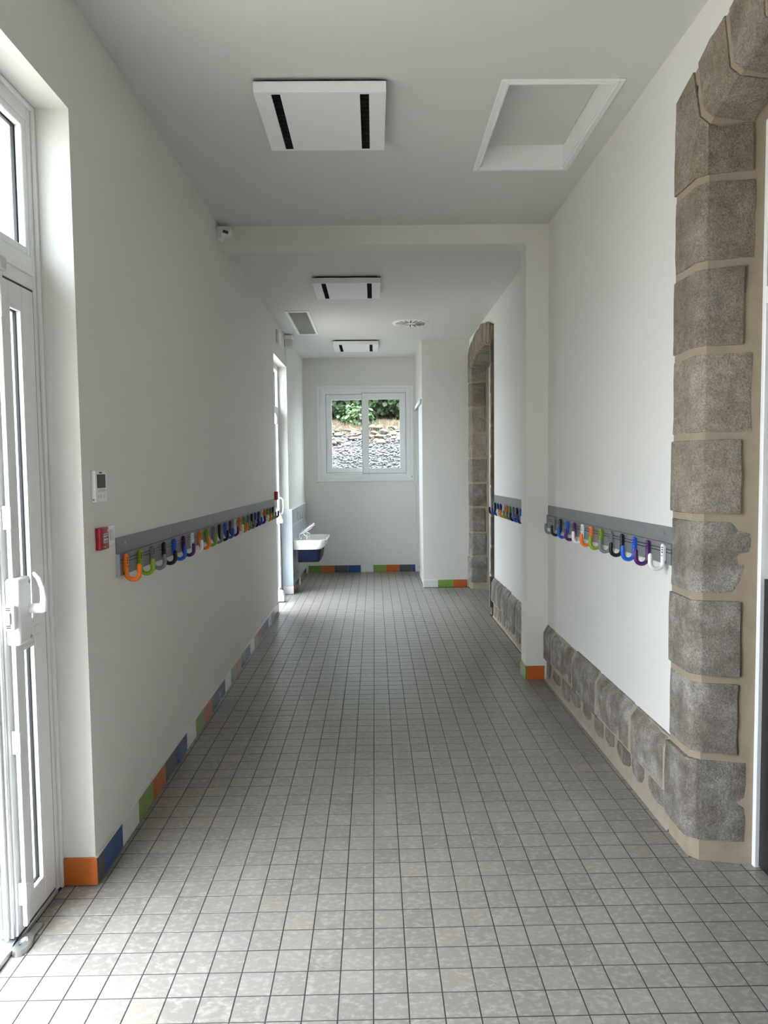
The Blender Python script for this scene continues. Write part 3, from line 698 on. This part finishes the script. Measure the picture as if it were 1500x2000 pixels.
# ------------------------------------------------------------------ coat racks
def hook_mesh(sx):
    """J hook in the plane across the wall; sx = +1 opens towards +x"""
    bm = NB(); pts = [(0.0, 0, -0.006), (0.0, 0, -0.040), (0.0, 0, -0.076)]
    for k in range(1, 9):
        a = PI * k / 8; pts.append((sx * (0.0265 - 0.0265 * math.cos(a)), 0, -0.076 - 0.0265 * math.sin(a)))
    pts += [(sx * 0.053, 0, -0.060), (sx * 0.053, 0, -0.046)]
    tube(bm, pts, 0.0095, 12, True)
    bx(bm, *sorted((-sx * 0.010, sx * 0.002)), -0.0085, 0.0085, -0.070, -0.004, 0.002)
    bm2 = NB()
    for z in (-0.012, -0.022, -0.032): bx(bm2, *sorted((sx * 0.006, sx * 0.0098)), -0.0105, -0.0075, z - 0.0022, z + 0.0022)
    bx(bm2, *sorted((sx * 0.004, sx * 0.0098)), -0.0100, 0.004, -0.0475, -0.0460)
    return bm, bm2
HK = {}
for s in (1, -1):
    a, b_ = hook_mesh(s); HK[s] = (a, b_)
def coat_rack(label, xw, sx, ya, yb, ztop, slope, seams, hooks, capside=None, group='grey coat racks with coloured hooks'):
    """hooks: list of (y, colour); heights drift slightly along the wall as in the room"""
    zt = lambda y: ztop + slope * (y - ya)
    root = thing('coat_rack', (xw, (ya + yb) / 2, zt((ya + yb) / 2) - 0.155), label, 'coat rack', group)
    ed = [ya] + seams + [yb]
    def strip(bm, x0, x1, za, zb, y0, y1, bev=0.0015):
        x0, x1 = sorted((x0, x1)); n = len(bm.verts)
        bx(bm, x0, x1, y0, y1, 0, 1, 0)
        bm.verts.ensure_lookup_table()
        for v in bm.verts[n:]: v.co.z = zt(v.co.y) - (za if v.co.z > 0.5 else zb)
    for a, b in zip(ed, ed[1:]):
        bm = NB(); strip(bm, xw, xw + sx * 0.005, 0.0, 0.068, a + 0.001, b - 0.001); bp = obj('back_panel', bm, M['rail'], root)
        for yy in (a + 0.10, (a + b) / 2, b - 0.10):
            bm = NB(); lathe(bm, [(0.0065, 0), (0.006, 0.002), (0.002, 0.003)], (xw + sx * 0.005, yy, zt(yy) - 0.030), 'x', 10)
            if sx < 0:
                for v in bm.verts: v.co.x = 2 * (xw + sx * 0.005) - v.co.x
            obj('screw', bm, M['steel'], bp)
    bm = NB()
    for za, zb, d in ((0.068, 0.090, 0.015), (0.090, 0.0935, 0.009), (0.0935, 0.1035, 0.015), (0.1035, 0.107, 0.009), (0.107, 0.155, 0.015)):
        strip(bm, xw, xw + sx * d, za, zb, ya, yb)
    hr = obj('hook_rail', bm, M['rail'], root)
    bm = NB()
    for za, zb in ((0.0902, 0.0933), (0.1037, 0.1068)): strip(bm, xw + sx * 0.001, xw + sx * 0.0098, za, zb, ya, yb)
    obj('groove', bm, M['groove'], hr)
    if capside is not None:
        yc = ya if capside < 0 else yb
        bm = NB(); strip(bm, xw, xw + sx * 0.017, 0.066, 0.157, *sorted((yc, yc + capside * 0.004))); obj('end_cap', bm, M['railcap'], root, label='pale end cap')
    meshes = {}
    for y, c in hooks:
        p = Vector((xw + sx * 0.026, y, zt(y) - 0.0725))
        if c not in meshes:
            o = obj('hook', HK[sx][0].copy(), HM[c], root, smooth=True)
            sl = obj('slot', HK[sx][1].copy(), M['dark'] if c != 'black' else M['rail'], o)
            oc = WP[o.name].copy(); sc_ = WP[sl.name].copy()
            o.location = oc + p - WP[root.name]; WP[o.name] = oc + p; meshes[c] = (o, oc, sl, sc_)
        else:
            src, oc, sl, sc_ = meshes[c]
            o = dup(src, root, oc + p); s2 = sl.copy(); COL.objects.link(s2); s2.parent = o
        o['label'] = c + ' plastic coat hook'
    return root
C7 = ['orange', 'green', 'grey', 'black', 'blue', 'purple', 'white']
coat_rack('long grey rack of twenty five coloured hooks on the left wall', XL, 1, 2.92, 7.50, 1.256, -0.0085, [4.456, 5.959],
          [(2.965 + 0.1793 * i, C7[i % 7]) for i in range(25)], -1)
coat_rack('grey rack of twelve coloured hooks between the near stone arch and the pillar', XR, -1, 2.935, 5.085, 1.268, -0.0088, [3.575],
          [(2.990 + 0.1677 * i, ['white', 'purple', 'blue', 'black', 'grey', 'green', 'orange'][i % 7]) for i in range(12)])
coat_rack('grey rack of coloured hooks between the pillar and the far stone arch', XR2, -1, 5.32, 7.27, 1.258, -0.0085, [6.30],
          [(7.11 - 0.1565 * i, ['black', 'blue', 'purple', 'white', 'orange', 'green', 'grey'][i % 7]) for i in range(12)])

# ------------------------------------------------------------------ ceiling heaters
def heater(y0, zb, zt_, label):
    x0, x1, y1 = -0.497, 0.070, y0 + 0.57
    r = thing('ceiling_heater', (-0.21, y0 + 0.285, zb), label, 'heater', 'white ceiling heaters with two black slots')
    S0 = ((x0 + 0.073, x0 + 0.112), (x1 - 0.113, x1 - 0.073)); ys, ye = y0 + 0.018, y1 - 0.014
    bm = NB()
    xs = [x0, S0[0][0], S0[0][1], S0[1][0], S0[1][1], x1]
    for a, b in zip(xs, xs[1:]):
        if (a, b) in S0: bx(bm, a, b, y0, ys, zb, zt_); bx(bm, a, b, ye, y1, zb, zt_)
        else: bx(bm, a, b, y0, y1, zb, zt_)
    bx(bm, x0, x1, y0, y1, zt_ - 0.004, zt_)
    bmesh.ops.remove_doubles(bm, verts=bm.verts[:], dist=1e-5)
    obj('casing', bm, M['heater'], r)
    bm = NB(); bx(bm, x0 + 0.03, x1 - 0.03, y0 + 0.03, y1 - 0.03, zt_, zt_ + 0.012); obj('shadow_gap', bm, M['darkhole'], r)  # black plate stands for the shadow gap between casing and ceiling
    for a, b in S0:
        bm = NB(); bx(bm, a, b, ys, ye, zb + 0.022, zb + 0.026); g = obj('outlet_slot', bm, M['darkhole'], r, label='black outlet slot')
        bm = NB(); loop_frame(bm, 'z', zb + 0.002, zb + 0.022, a, b, ys, ye, 0.0015)
        for k in range(1, 14):
            yy = ys + (ye - ys) * k / 14; bx(bm, a + 0.0015, b - 0.0015, yy - 0.001, yy + 0.001, zb + 0.004, zb + 0.014)
        obj('grille', bm, M['dark'], g)
heater(3.205, 3.128, 3.178, 'white square heater under the front ceiling, nearest of the three')
heater(6.12, 3.056, 3.103, 'white square heater under the rear ceiling just beyond the beam')
heater(9.12, 3.056, 3.103, 'white square heater under the rear ceiling close to the end wall')

# ------------------------------------------------------------------ ceiling hatch, grilles
h = thing('access_hatch', ((HX0 + HX1) / 2, (HY0 + HY1) / 2, ZC), 'white recessed access hatch in the front ceiling', 'hatch')
bm = NB()
loop_frame(bm, 'z', ZC - 0.010, ZC, HX0 - 0.036, HX1 + 0.034, HY0 - 0.026, HY1 + 0.04, (0.026, 0.024, 0.018, 0.028), 0.003)
loop_frame(bm, 'z', ZC - 0.015, ZC, HX0 - 0.012, HX1 + 0.012, HY0 - 0.010, HY1 + 0.014, 0.011, 0.002)
obj('moulding', bm, M['heater'], h)
bm = NB(); loop_frame(bm, 'z', ZC - 0.004, ZC + 0.125, HX0, HX1, HY0, HY1, 0.004); obj('shaft_lining', bm, M['heater'], h)
bm = NB(); bx(bm, HX0 + 0.007, HX1 - 0.007, HY0 + 0.007, HY1 - 0.007, ZC + 0.112, ZC + 0.124); obj('hatch_panel', bm, M['ceil'], h)
bm = NB(); bx(bm, HX0 + 0.0045, HX1 - 0.0045, HY0 + 0.0045, HY1 - 0.0045, ZC + 0.122, ZC + 0.128); obj('gap', bm, M['darkhole'], h)

vx0, vx1, vy0, vy1 = -0.888, -0.639, 7.435, 8.715
v = thing('vent_grille', (-0.76, 8.08, ZC2), 'white rectangular slatted vent in the rear ceiling', 'vent')
bm = NB(); loop_frame(bm, 'z', ZC2 - 0.008, ZC2, vx0, vx1, vy0, vy1, (0.030, 0.030, 0.05, 0.02), 0.002); obj('frame', bm, M['heater'], v)
bm = NB(); bx(bm, vx0 + 0.03, vx1 - 0.03, vy0 + 0.05, vy1 - 0.02, ZC2 - 0.0022, ZC2 - 0.0002); obj('backing', bm, M['darkhole'], v)
ns = 15; wv = vx1 - vx0 - 0.06
for k in range(ns):
    xx = vx0 + 0.03 + wv * (k + 0.5) / ns
    bm = NB(); bx(bm, xx - 0.0021, xx + 0.0021, vy0 + 0.05, vy1 - 0.02, ZC2 - 0.0075, ZC2 - 0.0025); obj('slat', bm, M['offwhite'], v)

cx, cy, cr_ = 0.417, 8.10, 0.205
dd = thing('air_diffuser', (cx, cy, ZC2), 'round white ceiling diffuser with radial slots', 'vent')
bm = NB(); lathe(bm, [(0.001, -0.010), (cr_ - 0.03, -0.010), (cr_ - 0.008, -0.007), (cr_, -0.001), (cr_, 0.0)], (cx, cy, ZC2), 'z', 48); obj('face_plate', bm, M['heater'], dd, smooth=True)
for k in range(16):
    a = 2 * PI * k / 16; bm = NB()
    bx(bm, 0.055, 0.165, -0.0085, 0.0085, -0.0125, -0.0098); bmesh.ops.rotate(bm, verts=bm.verts[:], matrix=Matrix.Rotation(a, 3, 'Z')); bmesh.ops.translate(bm, verts=bm.verts[:], vec=(cx, cy, ZC2)); obj('slot', bm, M['darkhole'], dd)
    bm = NB(); bx(bm, 0.055, 0.165, 0.003, 0.0085, -0.0150, -0.0125); bmesh.ops.rotate(bm, verts=bm.verts[:], matrix=Matrix.Rotation(a, 3, 'Z')); bmesh.ops.translate(bm, verts=bm.verts[:], vec=(cx, cy, ZC2)); obj('vane', bm, M['heater'], dd)

# ------------------------------------------------------------------ things on the left wall
ms = thing('motion_sensor', (XL, 5.05, 3.09), 'white motion sensor in the corner where the beam meets the left wall', 'sensor')
bm = NB(); prism(bm, [(XL, 3.085), (XL, 3.165), (-0.968, 3.165), (-0.951, 3.155), (-0.951, 3.118), (-1.0, 3.118), (-1.015, 3.085)], 'y', 5.020, YB, 0.003); obj('bracket', bm, M['white'], ms, smooth=True)
TR = lambda bm: (bmesh.ops.rotate(bm, verts=bm.verts[:], matrix=Matrix.Rotation(0.38, 3, 'Y') @ Matrix.Rotation(-0.35, 3, 'X')), bmesh.ops.translate(bm, verts=bm.verts[:], vec=(-0.979, 5.005, 3.110)))
bm = NB(); lathe(bm, [(0.012, -0.027), (0.022, -0.024), (0.023, 0.022), (0.014, 0.027)], (0, 0, 0), 'x', 20); TR(bm); obj('sensor_head', bm, M['white'], ms, smooth=True)
bm = NB(); bx(bm, -0.021, 0.020, -0.0245, -0.010, -0.012, 0.010, 0.003); TR(bm); obj('lens', bm, M['screen'], ms)

ic = thing('wall_thermostat', (XL, 2.745, 1.41), 'white wall thermostat with grey screen by the near left door', 'thermostat')
bm = NB(); bx(bm, XL, XL + 0.018, 2.690, 2.800, 1.410, 1.527, 0.003, 2); obj('body', bm, M['white'], ic, smooth=True)
bm = NB(); bx(bm, XL + 0.018, XL + 0.0195, 2.704, 2.786, 1.462, 1.513, 0.0005); obj('screen', bm, M['screen'], ic, label='dark grey screen')
bm = NB(); bx(bm, XL + 0.018, XL + 0.020, 2.706, 2.784, 1.447, 1.456, 0.001)
for y0 in (2.712, 2.733, 2.765): bx(bm, XL + 0.018, XL + 0.0196, y0, y0 + 0.010, 1.423, 1.437, 0.0008)
obj('button', bm, M['offwhite'], ic)
bm = NB(); bx(bm, XL + 0.018, XL + 0.0185, 2.728, 2.752, 1.517, 1.522)
for z in (1.417, 1.421): bx(bm, XL + 0.005, XL + 0.012, 2.6895, 2.6902, z - 0.001, z + 0.001)
obj('print', bm, M['ink'], ic)

def call_point(y0, y1, z0, z1, d, label):
    r = thing('fire_call_point', (XL, (y0 + y1) / 2, z0), label, 'fire alarm', 'red fire alarm call points')
    bm = NB(); bx(bm, XL, XL + d, y0, y1, z0, z1, 0.004, 2); obj('body', bm, M['red'], r, smooth=True)
    w = y1 - y0; hh = z1 - z0; f = lambda a, b, c, e, t: (XL + d, XL + d + t, y0 + a * w, y0 + b * w, z0 + c * hh, z0 + e * hh)
    bm = NB(); bx(bm, *f(0.30, 0.80, 0.30, 0.72, 0.001)); lab = obj('label', bm, M['label'], r)
    bm = NB()
    for q in ((0.34, 0.74, 0.64, 0.68), (0.53, 0.60, 0.47, 0.60), (0.34, 0.45, 0.50, 0.57), (0.68, 0.79, 0.50, 0.57), (0.36, 0.76, 0.385, 0.41), (0.36, 0.76, 0.335, 0.36)): bx(bm, *f(*q, 0.0016))
    obj('pictogram', bm, M['ink'], lab)
    bm = NB(); bx(bm, *f(0.80, 0.88, 0.78, 0.90, 0.001)); bx(bm, *f(0.30, 0.58, 0.10, 0.14, 0.001)); obj('mark', bm, M['label'], r)
call_point(2.714, 2.796, 1.228, 1.312, 0.022, 'red fire alarm call point below the thermostat')
call_point(7.565, 7.665, 1.205, 1.292, 0.030, 'small red fire alarm call point at the far end of the left wall')
def plate(name, y0, y1, z0, z1, label, cat, led=True):
    r = thing(name, (XL, (y0 + y1) / 2, z0), label, cat)
    bm = NB(); bx(bm, XL, XL + 0.010, y0, y1, z0, z1, 0.003, 2); obj('plate', bm, M['white'], r, smooth=True)
    bm = NB(); bx(bm, XL + 0.010, XL + 0.0135, y0 + (y1 - y0) * 0.28, y1 - (y1 - y0) * 0.25, z0 + (z1 - z0) * 0.22, z1 - (z1 - z0) * 0.2, 0.002); obj('rocker', bm, M['offwhite'], r)
plate('light_switch', 2.812, 2.892, 1.237, 1.312, 'white light switch touching the red call point and the rack end', 'switch')
plate('light_switch', 7.535, 7.690, 1.105, 1.195, 'white switch plate under the small red call point', 'switch')

al = thing('alarm_sounder', (XL, 8.075, 2.885), 'white alarm sounder above the far left door', 'alarm')
bm = NB(); bx(bm, XL, XL + 0.012, 7.95, 8.20, 2.885, 3.03, 0.004); obj('backplate', bm, M['offwhite'], al)
bm = NB(); prism(bm, [(7.97, 2.91), (8.02, 2.885), (8.17, 2.885), (8.195, 2.93), (8.17, 3.02), (7.97, 3.025)], 'x', XL + 0.012, XL + 0.030, 0.006); obj('cover', bm, M['white'], al, smooth=True)
em = thing('emergency_light', (-1.0, 8.75, 2.97), 'boxy white emergency light beside the alarm sounder', 'light')
bm = NB(); bx(bm, XL, -0.948, 8.68, 8.82, 3.052, 3.102, 0.004); obj('housing', bm, M['white'], em)
bm = NB(); bx(bm, -1.040, -0.946, 8.685, 8.815, 2.968, 3.052, 0.005); obj('diffuser', bm, M['offwhite'], em)

# ------------------------------------------------------------------ washbasin
wbx = -1.001
ba = thing('washbasin', (wbx, 9.25, 0.5), 'white ceramic washbasin with chrome taps at the end of the left wall', 'washbasin')
def dshape(x1, y0, y1, rr):
    pts = [(wbx, y0), (x1 - rr, y0)]
    for k in range(1, 6): a = -PI / 2 + PI / 2 * k / 5; pts.append((x1 - rr + rr * math.cos(a), y0 + rr + rr * math.sin(a)))
    for k in range(0, 6): a = PI / 2 * k / 5; pts.append((x1 - rr + rr * math.cos(a), y1 - rr + rr * math.sin(a)))
    pts += [(wbx, y1)]; return pts
bm = NB()
rings = []
y0b, y1b = 8.86, 9.66
for (x1, a, b, z) in ((-0.665, y0b + 0.02, y1b - 0.02, 0.535), (-0.615, y0b + 0.004, y1b - 0.004, 0.575), (-0.598, y0b, y1b, 0.635), (-0.592, y0b, y1b, 0.650), (-0.606, y0b + 0.012, y1b - 0.012, 0.653)):
    rings.append([bm.verts.new((p[0], p[1], z)) for p in dshape(x1, a, b, 0.09)])
inner = []
for (s, z) in ((0.0, 0.650), (0.02, 0.60), (0.06, 0.565)):
    pts = dshape(-0.622 - s, y0b + 0.03 + s, y1b - 0.03 - s, 0.08)
    inner.append([bm.verts.new((max(p[0], -0.88 + s), p[1], z)) for p in pts])
rings += inner
for a, b in zip(rings, rings[1:]):
    n = len(a)
    for k in range(n): bm.faces.new((a[k], a[(k + 1) % n], b[(k + 1) % n], b[k]))
bm.faces.new(rings[0][::-1]); bm.faces.new(rings[-1])
obj('basin', bm, M['ceramic'], ba, smooth=True)
bm = NB()
rings = [[bm.verts.new((max(p[0], -0.955), p[1], z)) for p in dshape(x1, a, b, 0.05)] for (x1, a, b, z) in ((-0.70, 8.94, 9.56, 0.372), (-0.685, 8.925, 9.575, 0.392), (-0.668, 8.91, 9.59, 0.536))]
for a, b in zip(rings, rings[1:]):
    n = len(a)
    for k in range(n): bm.faces.new((a[k], a[(k + 1) % n], b[(k + 1) % n], b[k]))
bm.faces.new(rings[0][::-1]); bm.faces.new(rings[-1])
obj('shroud', bm, M['navy'], ba, smooth=True, label='dark navy cover below the basin')
for k, yy in enumerate((9.02, 9.42)):
    bm = NB()
    cyl(bm, (-0.935, yy, 0.648), (-0.935, yy, 0.72), 0.022, 16)
    tube(bm, [(-0.94, yy, 0.70), (-0.90, yy, 0.70), (-0.85, yy, 0.675)], [0.016, 0.014, 0.011], 12, True)
    cyl(bm, (-0.86, yy + 0.05, 0.648), (-0.86, yy + 0.05, 0.68), 0.016, 14)
    tp = obj('tap', bm, M['chrome'], ba, smooth=True, label='chrome mixer tap')
    bm = NB(); tube(bm, [(-0.935, yy, 0.715), (-0.885, yy, 0.745), (-0.80, yy, 0.80)], [0.022, 0.017, 0.020], 12, True); obj('lever', bm, M['chrome'], tp, smooth=True)
bm = NB(); cyl(bm, (-0.76, 9.26, 0.5655), (-0.76, 9.26, 0.568), 0.03, 18); obj('drain', bm, M['chrome'], ba, smooth=True)
for k, (ya, yb) in enumerate(((9.387, 9.495), (9.715, 9.80), (10.036, 10.118))):
    bm = NB(); ym, hw = (ya + yb) / 2, (yb - ya) / 2
    pts = [(ym + hw * math.cos(a), 0.925 - 0.01 * k + (0.07 - hw) * (1 if math.sin(a) >= 0 else -1) + hw * math.sin(a)) for a in [2 * PI * (i + 0.5) / 20 for i in range(20)]]
    prism(bm, pts, 'x', -1.003, -0.997, 0.001); o = obj('towel_plate', bm, M['steel'], None, smooth=True)
    tag(o, ['oval steel plate on the wall tiles, nearest of the three above the washbasin', 'middle oval steel plate of three on the wall tiles', 'oval steel plate on the wall tiles closest to the end wall'][k], 'plate', 'oval steel plates above the washbasin')

# ------------------------------------------------------------------ outdoors
bm = NB(); bx(bm, -14, XLO, -12, 11.2, -0.30, -0.03)
bx(bm, XLO, FX - 0.11, D1[0], D1[1], -0.2, -0.012); bx(bm, XLO, F2 - 0.076, D2[0], D2[1], -0.2, -0.012)
g = obj('ground', bm, M['concrete']); tag(g, 'pale concrete terrace outside the left doors', 'ground', kind='structure')
# bank of gravel behind the building
def hgt(x, y):
    pr = [(10.95, 0.2), (11.6, 0.25), (12.4, 1.05), (13.4, 1.72), (14.15, 2.10), (14.45, 2.26), (15.4, 2.44), (16.5, 2.62), (20, 3.0)]
    for (a, za), (b, zb) in zip(pr, pr[1:]):
        if a <= y <= b: z = za + (zb - za) * (y - a) / (b - a); break
    return z + 0.05 * noise.noise(Vector((x * 1.3, y * 1.3, 0))) + 0.015 * noise.noise(Vector((x * 7, y * 7, 2)))
def grid(name, x0, x1, y0, y1, nx, ny, m):
    v = []; f = []
    for j in range(ny + 1):
        for i in range(nx + 1):
            x, y = x0 + (x1 - x0) * i / nx, y0 + (y1 - y0) * j / ny; v.append((x, y, hgt(x, y)))
    for j in range(ny):
        for i in range(nx): k = j * (nx + 1) + i; f.append((k, k + 1, k + nx + 2, k + nx + 1))
    me = bpy.data.meshes.new(name); me.from_pydata(v, [], f); me.materials.append(m); me.polygons.foreach_set('use_smooth', [True] * len(f))
    o = bpy.data.objects.new(name, me); COL.objects.link(o); WP[o.name] = Vector(); return o
g1 = grid('terrain_gravel', -7, 7, 10.96, 14.2, 90, 40, M['bed']); tag(g1, 'steep bank of pale gravel outside the end window', 'bank', kind='structure')
g2 = grid('terrain_soil', -7, 7, 14.2, 20, 70, 40, M['soil']); tag(g2, 'dry brown soil slope above the rubble', 'slope', kind='structure')
def rock_verts(r, rnd):
    p = [(0, 0, 1), (0.9, 0, 0.2), (0.28, 0.85, 0.2), (-0.72, 0.53, 0.2), (-0.72, -0.53, 0.2), (0.28, -0.85, 0.2), (0, 0, -0.8)]
    return [(a * r * rnd.uniform(.7, 1.3), b * r * rnd.uniform(.7, 1.2), c * r * rnd.uniform(.5, 0.95)) for a, b, c in p]
RF = [(0, 1, 2), (0, 2, 3), (0, 3, 4), (0, 4, 5), (0, 5, 1), (6, 2, 1), (6, 3, 2), (6, 4, 3), (6, 5, 4), (6, 1, 5)]
rnd = random.Random(5); V, F = [], []
for _ in range(9000):
    x, y = rnd.uniform(-1.7, 1.5) if rnd.random() < 0.85 else rnd.uniform(-6, 6), rnd.uniform(11.8, 14.25)
    r = rnd.uniform(0.016, 0.042); z = hgt(x, y) + rnd.uniform(-0.01, 0.02); a = rnd.uniform(0, 6.28); k = len(V); ca, sa = math.cos(a), math.sin(a)
    V += [(x + p[0] * ca - p[1] * sa, y + p[0] * sa + p[1] * ca, z + p[2]) for p in rock_verts(r, rnd)]; F += [tuple(k + i for i in q) for q in RF]
me = bpy.data.meshes.new('gravel'); me.from_pydata(V, [], F); me.materials.append(M['gravel'])
o = bpy.data.objects.new('gravel_stones', me); COL.objects.link(o); WP[o.name] = Vector(); tag(o, 'loose pale gravel stones lying over the bank', 'gravel', kind='stuff')
rw = thing('rubble_wall', (0, 14.3, 2.1), 'low tumbled wall of pale rubble stones on top of the gravel bank', 'rubble wall')
protos = []
for k in range(6):
    bm = NB()
    vs = [bm.verts.new(p) for p in rock_verts(1.0, rnd)]
    for q in RF: bm.faces.new([vs[i] for i in q])
    bmesh.ops.bevel(bm, geom=bm.edges[:], offset=0.12, segments=1, affect='EDGES'); bmesh.ops.recalc_face_normals(bm, faces=bm.faces[:])
    me = bpy.data.meshes.new('stone'); bm.to_mesh(me); bm.free(); me.materials.append(M['rubble']); protos.append(me)
for k in range(190):
    x = rnd.uniform(-2.0, 1.8); y = rnd.uniform(13.85, 14.6); o = bpy.data.objects.new('stone', protos[k % 6]); COL.objects.link(o); o.parent = rw
    s = rnd.uniform(0.05, 0.13); o.scale = (s * 1.25, s, s * 0.75); o.rotation_euler = (rnd.uniform(-.3, .3), rnd.uniform(-.3, .3), rnd.uniform(0, 6.28))
    o.location = Vector((x, y, hgt(x, y) + s * rnd.uniform(0.0, 0.5))) - Vector((0, 14.3, 2.1))
# dry grass
V, F = [], []
for _ in range(5000):
    x, y = rnd.uniform(-2.5, 2.3), rnd.uniform(14.3, 15.7); z = hgt(x, y); a = rnd.uniform(0, 6.28); hh = rnd.uniform(0.04, 0.16); w = 0.006; k = len(V)
    dx, dy = rnd.uniform(-.08, .08), rnd.uniform(-.08, .08); ca, sa = math.cos(a) * w, math.sin(a) * w
    V += [(x - ca, y - sa, z), (x + ca, y + sa, z), (x + dx, y + dy, z + hh)]; F.append((k, k + 1, k + 2))
me = bpy.data.meshes.new('grass'); me.from_pydata(V, [], F); me.materials.append(M['dry'])
o = bpy.data.objects.new('dry_grass', me); COL.objects.link(o); WP[o.name] = Vector(); tag(o, 'dry straw coloured grass on the slope below the shrubs', 'grass', kind='stuff')
# shrubs
LV = np.array([(0, 0, 0), (0.42, 0.33, 0.07), (0.46, 0.72, 0.02), (0, 1.05, -0.10), (-0.46, 0.72, 0.02), (-0.42, 0.33, 0.07), (0, 0.5, -0.03)])
LF = np.array([(0, 1, 6), (1, 2, 6), (2, 3, 6), (3, 4, 6), (4, 5, 6), (5, 0, 6)])
def shrub(label, c, rad, n, size, seed, group):
    rs = np.random.RandomState(seed); root = thing('shrub', (c[0], c[1], hgt(c[0], c[1])), label, 'shrub', group)
    d = rs.normal(size=(n, 3)); d /= np.linalg.norm(d, axis=1)[:, None]
    lump = 1 + 0.22 * np.array([noise.noise(Vector((p * 2.6 + seed).tolist())) for p in d])
    P = d * (rs.uniform(0.55, 1.0, n) ** 0.6 * lump)[:, None] * np.array(rad) + np.array(c)
    hv = np.array([hgt(min(max(x, -6.9), 6.9), min(max(y, 11), 19.9)) for x, y, _ in P]) + 0.10
    P = P[P[:, 2] > hv]; n = len(P)
    out = P - np.array(c); out /= np.linalg.norm(out, axis=1)[:, None]
    t = out * 0.6 + rs.normal(size=(n, 3)) * 0.45 + np.array((0, -0.15, -0.55)); t /= np.linalg.norm(t, axis=1)[:, None]
    nrm = out + np.array((0, -0.2, 0.7)) + rs.normal(size=(n, 3)) * 0.35; s = np.cross(t, nrm); s /= np.linalg.norm(s, axis=1)[:, None]; u = np.cross(s, t)
    L = rs.uniform(0.75, 1.3, n)[:, None, None] * size
    Vv = P[:, None, :] + (s[:, None, :] * LV[None, :, 0:1] + t[:, None, :] * LV[None, :, 1:2] + u[:, None, :] * LV[None, :, 2:3]) * L
    Ff = (LF[None] + (np.arange(n) * 7)[:, None, None]).reshape(-1, 3)
    me = bpy.data.meshes.new('foliage'); me.from_pydata((Vv.reshape(-1, 3) - WP[root.name]).tolist(), [], Ff.tolist()); me.materials.append(M['leaf'])
    o = bpy.data.objects.new('foliage', me); COL.objects.link(o); o.parent = root; o['kind'] = 'stuff'
    bm = NB()
    for k in range(7):
        a = 2 * PI * k / 7 + seed; e = Vector((c[0] + math.cos(a) * rad[0] * 0.6, c[1] + math.sin(a) * rad[1] * 0.6, c[2] + rad[2] * 0.3)); b0 = Vector((c[0] + math.cos(a) * 0.08, c[1] + math.sin(a) * 0.08, hgt(c[0], c[1]) - 0.05))
        tube(bm, [b0, b0.lerp(e, 0.5) + Vector((0, 0, 0.15)), e], [0.03, 0.02, 0.008], 6)
    obj('stem', bm, M['bark'], root)
G = 'leafy shrubs on the slope outside the end window'
shrub('tall leafy green shrub filling the left pane of the end window', (-0.95, 16.7, 3.75), (1.15, 1.0, 1.10), 6500, 0.105, 1, G)
shrub('tall leafy green shrub filling the right pane of the end window', (0.75, 16.8, 3.75), (1.15, 1.0, 1.15), 6500, 0.105, 2, G)
shrub('darker shrub standing behind between the two window shrubs', (-0.1, 18.6, 3.9), (2.4, 0.9, 1.45), 7000, 0.12, 3, G)
shrub('small bright green bush low on the slope behind the rubble', (-0.34, 15.3, 2.62), (0.36, 0.28, 0.26), 420, 0.085, 6, G)
for s in HK.values():
    for b_ in s: b_.free()
